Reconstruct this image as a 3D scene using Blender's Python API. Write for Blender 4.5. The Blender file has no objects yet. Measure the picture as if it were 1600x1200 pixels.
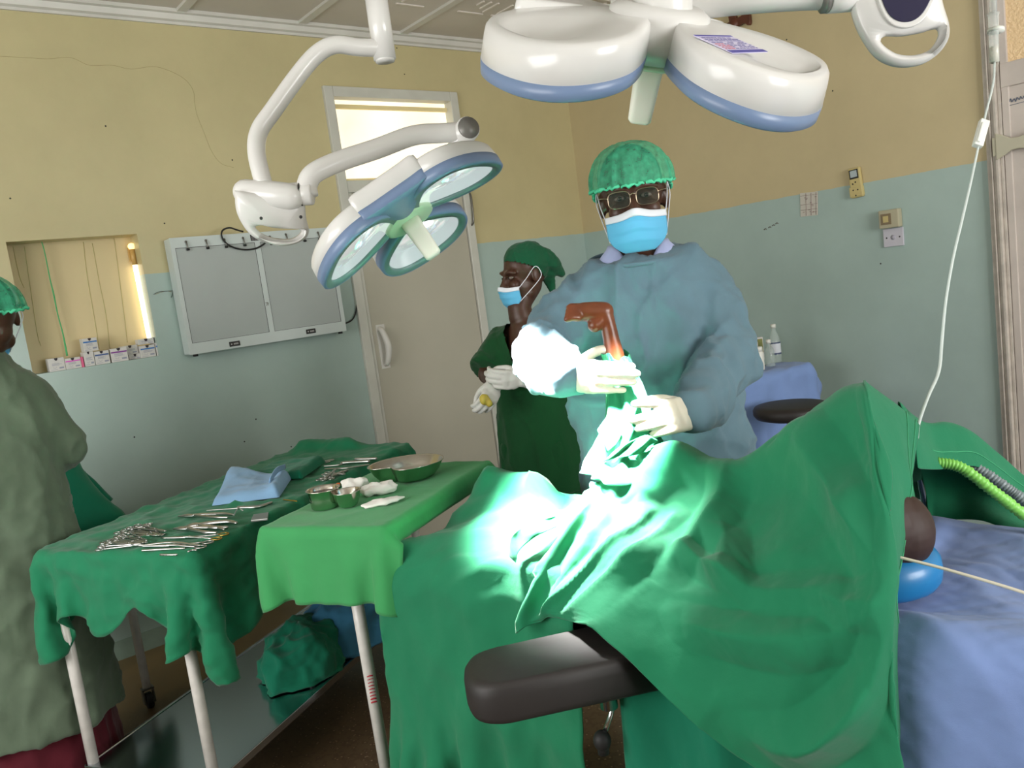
import bpy, bmesh, math, random
import numpy as np
from mathutils import Matrix, Vector, noise as mnoise

random.seed(7); RNG = np.random.default_rng(7)
SC = bpy.context.scene
COL = SC.collection
PI = math.pi

# ------------------------------------------------------------------ camera
CF, PIT, ROL, YAW = 1276.3, .12574, -.13057, .6705
CAM = np.array([0., 0., 1.5])
_F = np.array([math.sin(YAW)*math.cos(PIT), math.cos(YAW)*math.cos(PIT), -math.sin(PIT)])
_R = np.array([math.cos(YAW), -math.sin(YAW), 0.]); _U = np.cross(_R, _F)
_c, _s = math.cos(ROL), math.sin(ROL)
CR, CU = _c*_R + _s*_U, -_s*_R + _c*_U
def ray(x, y): return _F + (x-800)/CF*CR - (y-600)/CF*CU
def PD(x, y, d): return CAM + d*ray(x, y)
def PZ(x, y, z): r = ray(x, y); return CAM + (z-CAM[2])/r[2]*r
def PX(x, y, X): r = ray(x, y); return CAM + (X-CAM[0])/r[0]*r
def PY(x, y, Y): r = ray(x, y); return CAM + (Y-CAM[1])/r[1]*r
def pix(p):
    v = np.asarray(p, float)-CAM; d = v@_F
    return 800+CF*(v@CR)/d, 600-CF*(v@CU)/d, d
def camvec(a, b, c): return a*CR + b*CU + c*_F      # right, up, forward

cd = bpy.data.cameras.new('camera'); co = bpy.data.objects.new('camera', cd); COL.objects.link(co)
cd.sensor_width = 36; cd.lens = CF/1600*36; cd.clip_start = .02
M = Matrix(((CR[0], CU[0], -_F[0], CAM[0]), (CR[1], CU[1], -_F[1], CAM[1]), (CR[2], CU[2], -_F[2], CAM[2]), (0, 0, 0, 1)))
co.matrix_world = M; SC.camera = co

# ------------------------------------------------------------------ materials
def lin(c):
    out = []
    for v in c[:3]:
        v /= 255.
        out.append(v/12.92 if v <= .04045 else ((v+.055)/1.055)**2.4)
    return (*out, 1)
def mat(name, col, rough=.6, metal=0, bump=None, var=0, vscale=6, spec=.5, trans=0, emit=None, estr=0, sheen=0, alpha=1, ior=1.45, coat=0, detail=6, weave=None, sss=0):
    m = bpy.data.materials.new(name); m.use_nodes = True
    nt = m.node_tree; b = nt.nodes['Principled BSDF']; L = nt.links
    b.inputs['Base Color'].default_value = lin(col)
    b.inputs['Roughness'].default_value = rough; b.inputs['Metallic'].default_value = metal
    b.inputs['Specular IOR Level'].default_value = spec
    b.inputs['Transmission Weight'].default_value = trans; b.inputs['IOR'].default_value = ior
    b.inputs['Alpha'].default_value = alpha; b.inputs['Coat Weight'].default_value = coat
    b.inputs['Coat Roughness'].default_value = .15
    if sheen: b.inputs['Sheen Weight'].default_value = sheen; b.inputs['Sheen Roughness'].default_value = .5
    if sss: b.inputs['Subsurface Weight'].default_value = sss; b.inputs['Subsurface Radius'].default_value = (.02, .008, .004); b.inputs['Subsurface Scale'].default_value = .3
    if emit is not None:
        b.inputs['Emission Color'].default_value = lin(emit); b.inputs['Emission Strength'].default_value = estr
    tc = nt.nodes.new('ShaderNodeTexCoord')
    if var:
        n = nt.nodes.new('ShaderNodeTexNoise'); n.inputs['Scale'].default_value = vscale; n.inputs['Detail'].default_value = detail
        L.new(tc.outputs['Object'], n.inputs['Vector'])
        mr = nt.nodes.new('ShaderNodeMapRange'); mr.inputs[1].default_value = .3; mr.inputs[2].default_value = .7
        mr.inputs[3].default_value = 1-var; mr.inputs[4].default_value = 1+var*.6
        L.new(n.outputs['Fac'], mr.inputs[0])
        mx = nt.nodes.new('ShaderNodeMix'); mx.data_type = 'RGBA'; mx.blend_type = 'MULTIPLY'; mx.inputs[0].default_value = 1
        mx.inputs[6].default_value = lin(col)
        L.new(mr.outputs[0], mx.inputs[7]); L.new(mx.outputs[2], b.inputs['Base Color'])
    last = None
    if bump:
        n2 = nt.nodes.new('ShaderNodeTexNoise'); n2.inputs['Scale'].default_value = bump[0]; n2.inputs['Detail'].default_value = 8
        L.new(tc.outputs['Object'], n2.inputs['Vector'])
        bp = nt.nodes.new('ShaderNodeBump'); bp.inputs['Strength'].default_value = bump[1]; bp.inputs['Distance'].default_value = bump[2] if len(bump) > 2 else .01
        L.new(n2.outputs['Fac'], bp.inputs['Height']); last = bp
    if weave:
        w = nt.nodes.new('ShaderNodeTexNoise'); w.inputs['Scale'].default_value = weave; w.inputs['Detail'].default_value = 2
        L.new(tc.outputs['Object'], w.inputs['Vector'])
        bw = nt.nodes.new('ShaderNodeBump'); bw.inputs['Strength'].default_value = .25; bw.inputs['Distance'].default_value = .001
        L.new(w.outputs['Fac'], bw.inputs['Height'])
        if last: L.new(last.outputs[0], bw.inputs['Normal'])
        last = bw
    if last: L.new(last.outputs[0], b.inputs['Normal'])
    return m

# ------------------------------------------------------------------ mesh builder
def catmull(P, n, closed=False):
    P = np.asarray(P, float); k = len(P)
    if k < 3: 
        t = np.linspace(0, 1, n*(k-1)+1)[:, None]; return P[0]*(1-t)+P[-1]*t
    out = []
    for i in range(k if closed else k-1):
        if closed: p = [P[(i+j-1) % k] for j in range(4)]
        else: p = [P[max(i-1, 0)] if i > 0 else 2*P[0]-P[1], P[i], P[i+1], P[i+2] if i+2 < k else 2*P[-1]-P[-2]]
        for t in np.linspace(0, 1, n, endpoint=False):
            out.append(.5*(2*p[1]+(p[2]-p[0])*t+(2*p[0]-5*p[1]+4*p[2]-p[3])*t*t+(3*p[1]-p[0]-3*p[2]+p[3])*t**3))
    if not closed: out.append(P[-1])
    return np.array(out)
def norm(v): v = np.asarray(v, float); return v/max(np.linalg.norm(v), 1e-12)
def frames(P):
    P = np.asarray(P, float); T = np.gradient(P, axis=0); T = np.array([norm(t) for t in T])
    a = np.array([0, 0, 1.]) if abs(T[0][2]) < .9 else np.array([1., 0, 0])
    N = [norm(np.cross(T[0], a))]
    for i in range(1, len(P)):
        v = N[-1]-T[i]*(N[-1]@T[i]); N.append(norm(v))
    N = np.array(N); B = np.cross(T, N); return T, N, B
class MB:
    def __init__(s): s.v = []; s.f = []; s.m = []; s.n = 0; s.sm = []
    def add(s, V, Fs, mi=0, smooth=True):
        s.v.extend([tuple(map(float, q)) for q in V]); s.f.extend([tuple(i+s.n for i in q) for q in Fs])
        s.m.extend([mi]*len(Fs)); s.sm.extend([smooth]*len(Fs)); s.n += len(V); return s
    def box(s, c, size, rot=None, mi=0, ax=None):
        c = np.asarray(c, float); h = np.asarray(size, float)/2
        A = np.eye(3) if ax is None else np.array(ax, float)
        if rot is not None: A = np.array(Matrix.Rotation(rot, 3, 'Z')).T
        V = [c + sx*h[0]*A[0] + sy*h[1]*A[1] + sz*h[2]*A[2] for sx in (-1, 1) for sy in (-1, 1) for sz in (-1, 1)]
        s.add(V, [(0, 1, 3, 2), (4, 6, 7, 5), (0, 4, 5, 1), (2, 3, 7, 6), (0, 2, 6, 4), (1, 5, 7, 3)], mi, False); return s
    def bb(s, x0, x1, y0, y1, z0, z1, mi=0): return s.box(((x0+x1)/2, (y0+y1)/2, (z0+z1)/2), (abs(x1-x0), abs(y1-y0), abs(z1-z0)), mi=mi)
    def loft(s, rings, cap=True, mi=0, smooth=True, closed=False):
        rings = [np.asarray(r, float) for r in rings]; n = len(rings[0]); V = np.concatenate(rings); Fs = []
        for i in range(len(rings)-(0 if closed else 1)):
            a, b = i*n, ((i+1) % len(rings))*n
            for j in range(n): k = (j+1) % n; Fs.append((a+j, a+k, b+k, b+j))
        if cap and not closed: Fs.append(tuple(range(n-1, -1, -1))); Fs.append(tuple(range((len(rings)-1)*n, len(rings)*n)))
        s.add(V, Fs, mi, smooth); return s
    def tube(s, P, r, seg=10, sub=0, mi=0, cap=True, round_=False, flat=1.0, smooth=True):
        P = np.asarray(P, float); k = len(P); r = np.full(k, r, float) if np.isscalar(r) else np.asarray(r, float)
        if sub:
            Q = catmull(P, sub); r = np.interp(np.linspace(0, k-1, len(Q)), np.arange(k), r); P = Q
        if round_:
            T = np.array([norm(t) for t in np.gradient(P, axis=0)]); h = [0.25, .55, .85]
            st = [P[0]-T[0]*r[0]*math.sqrt(max(0, 1-q*q)) for q in (0.3, .65, .9)]; en = [P[-1]+T[-1]*r[-1]*math.sqrt(max(0, 1-q*q)) for q in (.9, .65, .3)]
            P = np.concatenate([st, P, en]); r = np.concatenate([[r[0]*q for q in (.3, .65, .9)], r, [r[-1]*q for q in (.9, .65, .3)]])
        T, N, B = frames(P); A = np.linspace(0, 2*PI, seg, endpoint=False)
        rings = [P[i] + r[i]*(np.cos(A)[:, None]*N[i]+flat*np.sin(A)[:, None]*B[i]) for i in range(len(P))]
        s.loft(rings, cap, mi, smooth); return s
    def lathe(s, prof, org=(0, 0, 0), ax=(0, 0, 1), seg=28, mi=0, cap=True, smooth=True):
        ax = norm(ax); org = np.asarray(org, float); a = np.array([1., 0, 0]) if abs(ax[0]) < .9 else np.array([0, 1., 0])
        N = norm(np.cross(ax, a)); B = np.cross(ax, N); A = np.linspace(0, 2*PI, seg, endpoint=False)
        rings = [org+ax*z+max(r, 1e-5)*(np.cos(A)[:, None]*N+np.sin(A)[:, None]*B) for r, z in prof]
        s.loft(rings, cap, mi, smooth); return s
    def ell(s, c, r, A=None, seg=24, rings=14, mi=0):
        A = np.eye(3) if A is None else np.array(A); c = np.asarray(c, float); R_ = []
        for i in range(rings+1):
            t = -PI/2+PI*i/rings; cc, ss = max(math.cos(t), 1e-3), math.sin(t); ang = np.linspace(0, 2*PI, seg, endpoint=False)
            L = np.stack([r[0]*cc*np.cos(ang), r[1]*cc*np.sin(ang), np.full(seg, r[2]*ss)], 1)
            R_.append(c+L@A)
        s.loft(R_, True, mi); return s
    def prism(s, pts, a, b, mi=0, smooth=False):
        """closed outline pts (n,3) extruded from +a to +b (vectors)"""
        P = np.asarray(pts, float); s.loft([P+np.asarray(a), P+np.asarray(b)], True, mi, smooth); return s
    def grid(s, G, mi=0, smooth=True):
        G = np.asarray(G); n, m = G.shape[:2]
        Fs = [(i*m+j, (i+1)*m+j, (i+1)*m+j+1, i*m+j+1) for i in range(n-1) for j in range(m-1)]
        s.add(G.reshape(-1, 3), Fs, mi, smooth); return s

def wm(o):
    m = Matrix.LocRotScale(o.location, o.rotation_euler, o.scale)
    return wm(o.parent) @ m if o.parent else m
def tag(o, label=None, cat=None, group=None, kind=None):
    if label: o['label'] = label
    if cat: o['category'] = cat
    if group: o['group'] = group
    if kind: o['kind'] = kind
    return o
def thing(name, label, cat, loc=(0, 0, 0), rz=0, group=None):
    o = bpy.data.objects.new(name, None); COL.objects.link(o); o.empty_display_size = .1
    o.location = tuple(map(float, loc)); o.rotation_euler = (0, 0, rz); return tag(o, label, cat, group)
def mesh_of(mb, name, world_to_local=None):
    V = mb.v
    if world_to_local is not None: V = [tuple(world_to_local @ Vector(q)) for q in V]
    me = bpy.data.meshes.new(name); me.from_pydata(V, [], mb.f)
    me.polygons.foreach_set('use_smooth', mb.sm); me.polygons.foreach_set('material_index', mb.m)
    bm = bmesh.new(); bm.from_mesh(me); bmesh.ops.recalc_face_normals(bm, faces=bm.faces); bm.to_mesh(me); bm.free()
    me.update(); return me
def obj(name, mb, mats, parent=None, label=None, cat=None, group=None, kind=None, local=False, bevel=0, solid=0, subsurf=0, bseg=2, center=False, offset=1):
    """mb in world coordinates unless local=True (then in the parent's space)"""
    w = None if (parent is None or local) else wm(parent).inverted()
    if parent is None and center:
        A = np.array(mb.v); c = Vector(((A[:, 0].min()+A[:, 0].max())/2, (A[:, 1].min()+A[:, 1].max())/2, A[:, 2].min())); w = Matrix.Translation(-c)
    me = mesh_of(mb, name, w)
    for q in (mats if isinstance(mats, (list, tuple)) else [mats]): me.materials.append(q)
    o = bpy.data.objects.new(name, me); COL.objects.link(o)
    if parent is not None: o.parent = parent
    elif center: o.location = c
    if bevel:
        b = o.modifiers.new('b', 'BEVEL'); b.width = bevel; b.segments = bseg; b.limit_method = 'ANGLE'; b.angle_limit = .6; b.harden_normals = False
    if solid:
        b = o.modifiers.new('s', 'SOLIDIFY'); b.thickness = solid; b.offset = offset
    if subsurf:
        b = o.modifiers.new('u', 'SUBSURF'); b.levels = subsurf; b.render_levels = subsurf
    return tag(o, label, cat, group, kind)
def solo(name, mb, mats, label, cat, group=None, **k): return obj(name, mb, mats, None, label, cat, group, center=True, **k)
def struct(name, mb, mats, parent=None, **k): return obj(name, mb, mats, parent, kind=None if parent else 'structure', **k)
def copy_tree(o, parent=None):
    c = o.copy(); COL.objects.link(c)
    if parent is not None: c.parent = parent
    for ch in list(o.children): copy_tree(ch, c)
    return c
def blob(mb, voxel=.012, smooth=6, fac=.5):
    """union of closed shapes into one continuous surface; returns (V, F)"""
    me = mesh_of(mb, 'tmp'); o = bpy.data.objects.new('tmp', me); COL.objects.link(o)
    r = o.modifiers.new('r', 'REMESH'); r.mode = 'VOXEL'; r.voxel_size = voxel; r.use_smooth_shade = True
    s = o.modifiers.new('s', 'SMOOTH'); s.iterations = smooth; s.factor = fac
    dg = bpy.context.evaluated_depsgraph_get(); e = o.evaluated_get(dg); m2 = e.to_mesh()
    V = np.empty(len(m2.vertices)*3); m2.vertices.foreach_get('co', V); V = V.reshape(-1, 3)
    N = np.empty(len(m2.vertices)*3); m2.vertices.foreach_get('normal', N); N = N.reshape(-1, 3)
    Fs = [tuple(p.vertices) for p in m2.polygons]
    e.to_mesh_clear(); bpy.data.objects.remove(o); bpy.data.meshes.remove(me)
    return V, Fs, N
def mb_from(V, Fs): q = MB(); q.add(V, Fs); return q

# value noise in numpy (fold patterns)
_perm = np.random.default_rng(3).random((64, 64, 64))
def vnoise(P, scale=1.0, seed=0):
    Q = np.asarray(P, float)*scale + seed*17.31; i = np.floor(Q).astype(int); t = Q-i; t = t*t*(3-2*t); i %= 64; j = (i+1) % 64
    g = lambda a, b, c: _perm[a[..., 0], b[..., 1], c[..., 2]]
    x = lambda a, b: a*(1-t[..., 0])+b*t[..., 0]
    y0 = x(g(i, i, i), g(j, i, i))*(1-t[..., 1]) + x(g(i, j, i), g(j, j, i))*t[..., 1]
    y1 = x(g(i, i, j), g(j, i, j))*(1-t[..., 1]) + x(g(i, j, j), g(j, j, j))*t[..., 1]
    return (y0*(1-t[..., 2])+y1*t[..., 2])*2-1
def ridge(P, scale, seed=0): return 1-2*np.abs(vnoise(P, scale, seed))

# ------------------------------------------------------------------ cloth relaxer (position based, numpy)
def relax(P, slack=.03, iters=120, attach=.03, pin=None, grav=0.0, jitter=.004, floor=None, bend=.15, seed=1, rest=None, upd=None, att_w=None, damp=.9):
    T = np.array(P, float); X = T.copy(); n, m = X.shape[:2]; rng = np.random.default_rng(seed)
    # smooth-ish jitter along normals
    du = np.gradient(X, axis=0); dv = np.gradient(X, axis=1); N = np.cross(du, dv); N /= np.linalg.norm(N, axis=2, keepdims=True)+1e-9
    J = rng.normal(size=(n, m))
    for _ in range(3): J = (J+np.roll(J, 1, 0)+np.roll(J, -1, 0)+np.roll(J, 1, 1)+np.roll(J, -1, 1))/5
    J /= J.std()+1e-9
    w = np.ones((n, m, 1))
    if pin is not None: w[pin] = 0
    X += N*(J*jitter)[..., None]*w
    sl = np.broadcast_to(np.asarray(slack, float), (n, m))
    def rl(a, b): return None
    S = []
    def edge(sa, sb, k=1.0, s=1.0):
        A = T[sa]; B = T[sb]; L = np.linalg.norm(A-B, axis=2)*(1+s*sl[sa]); S.append((sa, sb, L, k))
    f = slice(None)
    for o in (0, 1):
        edge((slice(o, n-1, 2), f), (slice(o+1, n, 2), f)); edge((f, slice(o, m-1, 2)), (f, slice(o+1, m, 2)))
    for o in (0, 1):
        edge((slice(o, n-1, 2), slice(0, m-1)), (slice(o+1, n, 2), slice(1, m)), .4); edge((slice(o, n-1, 2), slice(1, m)), (slice(o+1, n, 2), slice(0, m-1)), .4)
    B = []
    for o in range(4):
        for st in (2,):
            edge_k = bend
            a, b = (slice(o, n-st, 4), f), (slice(o+st, n, 4), f)
            la = X[a].shape[0]; lb = X[b].shape[0]; q = min(la, lb); a = (slice(o, o+4*q-3, 4), f); b = (slice(o+st, o+st+4*q-3, 4), f)
            S.append((a, b, np.linalg.norm(T[a]-T[b], axis=2)*(1+sl[a]), bend))
            a, b = (f, slice(o, m-st, 4)), (f, slice(o+st, m, 4)); q = min(X[a].shape[1], X[b].shape[1]); a = (f, slice(o, o+4*q-3, 4)); b = (f, slice(o+st, o+st+4*q-3, 4))
            S.append((a, b, np.linalg.norm(T[a]-T[b], axis=2)*(1+sl[a]), bend))
    V = np.zeros_like(X); aw = attach if att_w is None else att_w[..., None]
    for it in range(iters):
        X0 = X.copy()
        X = X + V*w; X[..., 2] -= grav*w[..., 0]
        for a, b, L, k in S:
            d = X[b]-X[a]; l = np.linalg.norm(d, axis=2)+1e-9; wa, wb = w[a], w[b]; sw = wa+wb+1e-9
            c = (k*(l-L)/l)[..., None]*d
            if a[0] == slice(None) or True:
                X[a] += c*wa/sw; X[b] -= c*wb/sw
        X += (T-X)*aw*w
        if floor is not None: X = floor(X, w)
        V = (X-X0)*damp
    return X

# dense surface from a coarse net of control points (rows x cols), bicubic
def net(rows, nu, nv):
    R_ = np.array([catmull(r, nu) for r in rows]); C = np.array([catmull(R_[:, j], nv) for j in range(R_.shape[1])])
    return C.transpose(1, 0, 2)
# ------------------------------------------------------------------ cloth falling on things (numpy)
def c_box(o, ax, ay, lo, hi, r=.012):
    """oriented box: origin o (3), horizontal unit axes ax, ay; lo/hi local extents (x, y, z)"""
    o = np.asarray(o, float); ax, ay = norm(ax), norm(ay); lo = np.asarray(lo, float)-r; hi = np.asarray(hi, float)+r
    def f(X):
        D = X-o; L = np.stack([D@ax, D@ay, D[..., 2]], -1)
        a = L-lo; b = hi-L; ins = (a > 0).all(-1) & (b > 0).all(-1)
        if not ins.any(): return X, ins
        q = np.concatenate([a, b], -1)[ins]; q[:, 2] += 10; k = q.argmin(1); Li = L[ins]
        for t in range(3):
            Li[k == t, t] = lo[t]; Li[k == t+3, t] = hi[t]
        X = X.copy(); W = Li[:, :1]*ax + Li[:, 1:2]*ay; W[:, 2] = Li[:, 2]; W = W+np.array([o[0], o[1], o[2]]); X[ins] = W
        return X, ins
    return f
def c_cap(p, q, r):
    p, q = np.asarray(p, float), np.asarray(q, float); d = q-p; dd = d@d
    def f(X):
        t = np.clip(((X-p)@d)/dd, 0, 1) if dd > 0 else np.zeros(X.shape[:-1]); C = p+t[..., None]*d; V = X-C; l = np.linalg.norm(V, axis=-1); ins = l < r
        if not ins.any(): return X, ins
        X = X.copy(); X[ins] = C[ins]+V[ins]/(l[ins][:, None]+1e-9)*r; return X, ins
    return f
def sim(P0, cols, iters=260, grav=.0011, damp=.93, passes=4, fric=.5, pin=None, bend=.12, jit=.002, seed=1, zmin=.012, stretch=1.0, rest=None):
    X = np.array(P0, float); R0 = X if rest is None else np.array(rest, float); n, m = X.shape[:2]; rng = np.random.default_rng(seed); f = slice(None); S = []
    def edge(a, b, k): S.append((a, b, np.linalg.norm(R0[a]-R0[b], axis=2)*stretch, k))
    for o in (0, 1):
        edge((slice(o, n-1, 2), f), (slice(o+1, n, 2), f), 1.); edge((f, slice(o, m-1, 2)), (f, slice(o+1, m, 2)), 1.)
        edge((slice(o, n-1, 2), slice(0, m-1)), (slice(o+1, n, 2), slice(1, m)), .25); edge((slice(o, n-1, 2), slice(1, m)), (slice(o+1, n, 2), slice(0, m-1)), .25)
    for o in range(4):
        q = len(range(o+2, n, 4)); edge((slice(o, o+4*q-3, 4), f), (slice(o+2, o+2+4*q-3, 4), f), bend) if q else None
        q = len(range(o+2, m, 4)); edge((f, slice(o, o+4*q-3, 4)), (f, slice(o+2, o+2+4*q-3, 4)), bend) if q else None
    X = X+rng.normal(size=X.shape)*jit; V = np.zeros_like(X); w = np.ones((n, m, 1)); PX_ = X.copy()
    if pin is not None: w[pin] = 0; X[pin] = np.array(P0)[pin]
    for it in range(iters):
        X0 = X.copy(); X = X+V*w; X[..., 2] -= grav*w[..., 0]
        for _ in range(passes):
            for a, b, L, k in S:
                d = X[b]-X[a]; l = np.linalg.norm(d, axis=2)+1e-9; wa, wb = w[a], w[b]; c = (k*(l-L)/l)[..., None]*d/(wa+wb+1e-9)
                X[a] += c*wa; X[b] -= c*wb
            for cf in cols:
                X, ins = cf(X)
                if ins.any(): X[ins] = X[ins]*(1-fric*.5)+X0[ins]*fric*.5; X, _i = cf(X)
        X[..., 2] = np.maximum(X[..., 2], zmin)
        V = (X-X0)*damp
    return X
def gnormals(G):
    N = np.cross(np.gradient(G, axis=0), np.gradient(G, axis=1)); return N/(np.linalg.norm(N, axis=2, keepdims=True)+1e-9)
def crumple(G, amp, sc, seed, aniso=(1, 1, 1), up=True):
    """soft creases: ridged noise pushed along the normals, outwards only"""
    N = gnormals(G); 
    if up and N[..., 2].mean() < 0: N = -N
    Q = G*np.array(aniso); wv = np.stack([vnoise(Q, sc*.5, seed+k) for k in range(3)], -1)*.35/sc*3
    h = np.maximum(ridge(Q+wv, sc, seed), 0)**2 + .5*np.maximum(ridge(Q-wv, sc*2.1, seed+5), 0)**3 + .4*(vnoise(Q, sc*.7, seed+9)+1)*.5
    return G+N*(amp*h)[..., None]
def facets(G, cell, amp, seed, aniso=(1, 1, 1), jit=.9):
    """piecewise bowls with sharp ridges between them, like cloth that was folded and crushed"""
    P = (G*np.array(aniso))/cell; P = P+.35*np.stack([vnoise(P, .8, seed+k) for k in range(3)], -1); B = np.floor(P).astype(int); best = np.full(P.shape[:-1], 9.)
    for dx in (-1, 0, 1):
        for dy in (-1, 0, 1):
            for dz in (-1, 0, 1):
                C = B+np.array([dx, dy, dz]); h = (C[..., 0]*73856093 ^ C[..., 1]*19349663 ^ C[..., 2]*83492791) + seed*7919
                r = np.stack([((h*(k*2+31) ^ (h >> 7)) % 1009)/1009. for k in range(3)], -1); q = C+.5+(r-.5)*jit
                best = np.minimum(best, ((P-q)**2).sum(-1))
    return amp*(np.clip(best, 0, 1.1)-.25)
def wrinkle(G, specs, face=None, w=None):
    """specs: list of (cell, amp, seed, aniso); face: direction that counts as outside"""
    for cell, amp, seed, an in specs:
        N = gnormals(G)
        if face is None: N = -N if N[..., 2].mean() < 0 else N
        else: N = np.where((N@np.asarray(face))[..., None] < 0, -N, N)
        h = facets(G, cell, amp, seed, an); h = h if w is None else h*w
        G = G+N*h[..., None]
    return G
def upsample(G, k=2):
    G = np.array([catmull(r, k) for r in G]); return np.array([catmull(G[:, j], k) for j in range(G.shape[1])]).transpose(1, 0, 2)
def hemw(G, amp, seed):
    """make the outline of a flat sheet uneven (in place)"""
    c = G.reshape(-1, 3).mean(0); n, m = G.shape[:2]
    I, J = np.meshgrid(np.linspace(-1, 1, n), np.linspace(-1, 1, m), indexing='ij'); e = np.maximum(np.abs(I), np.abs(J))
    k = 1+amp*.35*vnoise(np.stack([I*2.2, J*2.2, 0*I], -1), 1.6, seed)*np.clip((e-.6)/.4, 0, 1); G[..., :2] = c[:2]+(G[..., :2]-c[:2])*k[..., None]
def sheet(o, ax, ay, u0, u1, v0, v1, z, h):
    nu, nv = int(round((u1-u0)/h))+1, int(round((v1-v0)/h))+1; o = np.asarray(o, float)
    U_, V_ = np.meshgrid(np.linspace(u0, u1, nu), np.linspace(v0, v1, nv), indexing='ij')
    P = o[:2]+U_[..., None]*np.asarray(ax)[:2]+V_[..., None]*np.asarray(ay)[:2]; return np.concatenate([P, np.full((*U_.shape, 1), z)], -1)
def cloth_mat(name, col, rough=.85, weave=900, var=.07, bump=(14, .25, .012), sheen=.15):
    return mat(name, col, rough, var=var, vscale=9, bump=bump, weave=weave, spec=.2, sheen=sheen)
M_green = cloth_mat('theatre green cotton', (30, 118, 82))
M_green2 = cloth_mat('mayo green cotton', (62, 148, 88))
M_green3 = cloth_mat('old green cotton', (18, 112, 84))
M_blue = cloth_mat('pale blue sheet', (122, 144, 194))
M_blue2 = cloth_mat('faded blue cotton', (132, 170, 206))
M_dkblue = cloth_mat('teal blue cotton', (62, 122, 156))
XR, YB, ZC = 4.023, 4.07, 2.965
XL, YF = -1.9, -2.6
PAINT = 1.748

def wall_mat(name, upper, lower, rough=.42):
    m = mat(name, upper, rough, bump=(5, .12, .02), spec=.45, coat=.12)
    nt = m.node_tree; L = nt.links; b = nt.nodes['Principled BSDF']
    g = nt.nodes.new('ShaderNodeNewGeometry'); sx = nt.nodes.new('ShaderNodeSeparateXYZ'); L.new(g.outputs['Position'], sx.inputs[0])
    n = nt.nodes.new('ShaderNodeTexNoise'); n.inputs['Scale'].default_value = 14; L.new(g.outputs['Position'], n.inputs['Vector'])
    a = nt.nodes.new('ShaderNodeMath'); a.operation = 'MULTIPLY_ADD'; a.inputs[1].default_value = .012; L.new(n.outputs['Fac'], a.inputs[0]); L.new(sx.outputs[2], a.inputs[2])
    c = nt.nodes.new('ShaderNodeMath'); c.operation = 'GREATER_THAN'; c.inputs[1].default_value = PAINT+.006; L.new(a.outputs[0], c.inputs[0])
    n2 = nt.nodes.new('ShaderNodeTexNoise'); n2.inputs['Scale'].default_value = 1.4; n2.inputs['Detail'].default_value = 8; n2.inputs['Roughness'].default_value = .65; L.new(g.outputs['Position'], n2.inputs['Vector'])
    r = nt.nodes.new('ShaderNodeMapRange'); r.inputs[1].default_value = .3; r.inputs[2].default_value = .7; r.inputs[3].default_value = .9; r.inputs[4].default_value = 1.06; L.new(n2.outputs['Fac'], r.inputs[0])
    mx = nt.nodes.new('ShaderNodeMix'); mx.data_type = 'RGBA'; mx.inputs[6].default_value = lin(lower); mx.inputs[7].default_value = lin(upper); L.new(c.outputs[0], mx.inputs[0])
    m2 = nt.nodes.new('ShaderNodeMix'); m2.data_type = 'RGBA'; m2.blend_type = 'MULTIPLY'; m2.inputs[0].default_value = 1; L.new(mx.outputs[2], m2.inputs[6]); L.new(r.outputs[0], m2.inputs[7])
    L.new(m2.outputs[2], b.inputs['Base Color']); return m
M_wb = wall_mat('wall paint back', (193, 182, 139), (164, 184, 177))
M_wr = wall_mat('wall paint right', (196, 181, 142), (166, 187, 181))
M_white = mat('white gloss trim', (205, 203, 196), .4, var=.08, bump=(30, .1, .003))
M_ceil = mat('ceiling board', (204, 197, 188), .7, var=.06, vscale=3)
M_crack = mat('crack', (150, 136, 96), .9)
M_doorleaf = mat('door leaf paint', (176, 172, 156), .38, var=.05, vscale=2.5, bump=(4, .08, .01))
M_frame = mat('door frame paint', (196, 196, 186), .42, var=.07, vscale=9)
M_dark = mat('dark hardware', (38, 36, 34), .45)
M_steelw = mat('worn steel', (120, 118, 112), .35, metal=.8)

# floor: dark terrazzo with pale chips and a brown worn border
M_floor = mat('terrazzo floor', (74, 60, 46), .28, spec=.5)
nt = M_floor.node_tree; L = nt.links; b = nt.nodes['Principled BSDF']
g = nt.nodes.new('ShaderNodeNewGeometry'); v = nt.nodes.new('ShaderNodeTexVoronoi'); v.inputs['Scale'].default_value = 70; L.new(g.outputs['Position'], v.inputs['Vector'])
cr = nt.nodes.new('ShaderNodeValToRGB'); e = cr.color_ramp.elements; e[0].position = .0; e[0].color = lin((176, 152, 124)); e[1].position = .32; e[1].color = lin((92, 74, 56)); L.new(v.outputs['Distance'], cr.inputs[0])
n = nt.nodes.new('ShaderNodeTexNoise'); n.inputs['Scale'].default_value = 2.2; n.inputs['Detail'].default_value = 8; L.new(g.outputs['Position'], n.inputs['Vector'])
v2 = nt.nodes.new('ShaderNodeTexWhiteNoise'); L.new(v.outputs['Position'], v2.inputs['Vector'])
gt = nt.nodes.new('ShaderNodeMath'); gt.operation = 'GREATER_THAN'; gt.inputs[1].default_value = .62; L.new(v2.outputs['Value'], gt.inputs[0])
mx = nt.nodes.new('ShaderNodeMix'); mx.data_type = 'RGBA'; mx.inputs[6].default_value = lin((100, 82, 62)); L.new(gt.outputs[0], mx.inputs[0]); L.new(cr.outputs[0], mx.inputs[7])
sx = nt.nodes.new('ShaderNodeSeparateXYZ'); L.new(g.outputs['Position'], sx.inputs[0])
ad = nt.nodes.new('ShaderNodeMath'); ad.operation = 'MULTIPLY_ADD'; ad.inputs[1].default_value = .25; L.new(n.outputs['Fac'], ad.inputs[0]); L.new(sx.outputs[1], ad.inputs[2])
mr = nt.nodes.new('ShaderNodeMapRange'); mr.inputs[1].default_value = 3.35; mr.inputs[2].default_value = 3.62; L.new(ad.outputs[0], mr.inputs[0])
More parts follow.
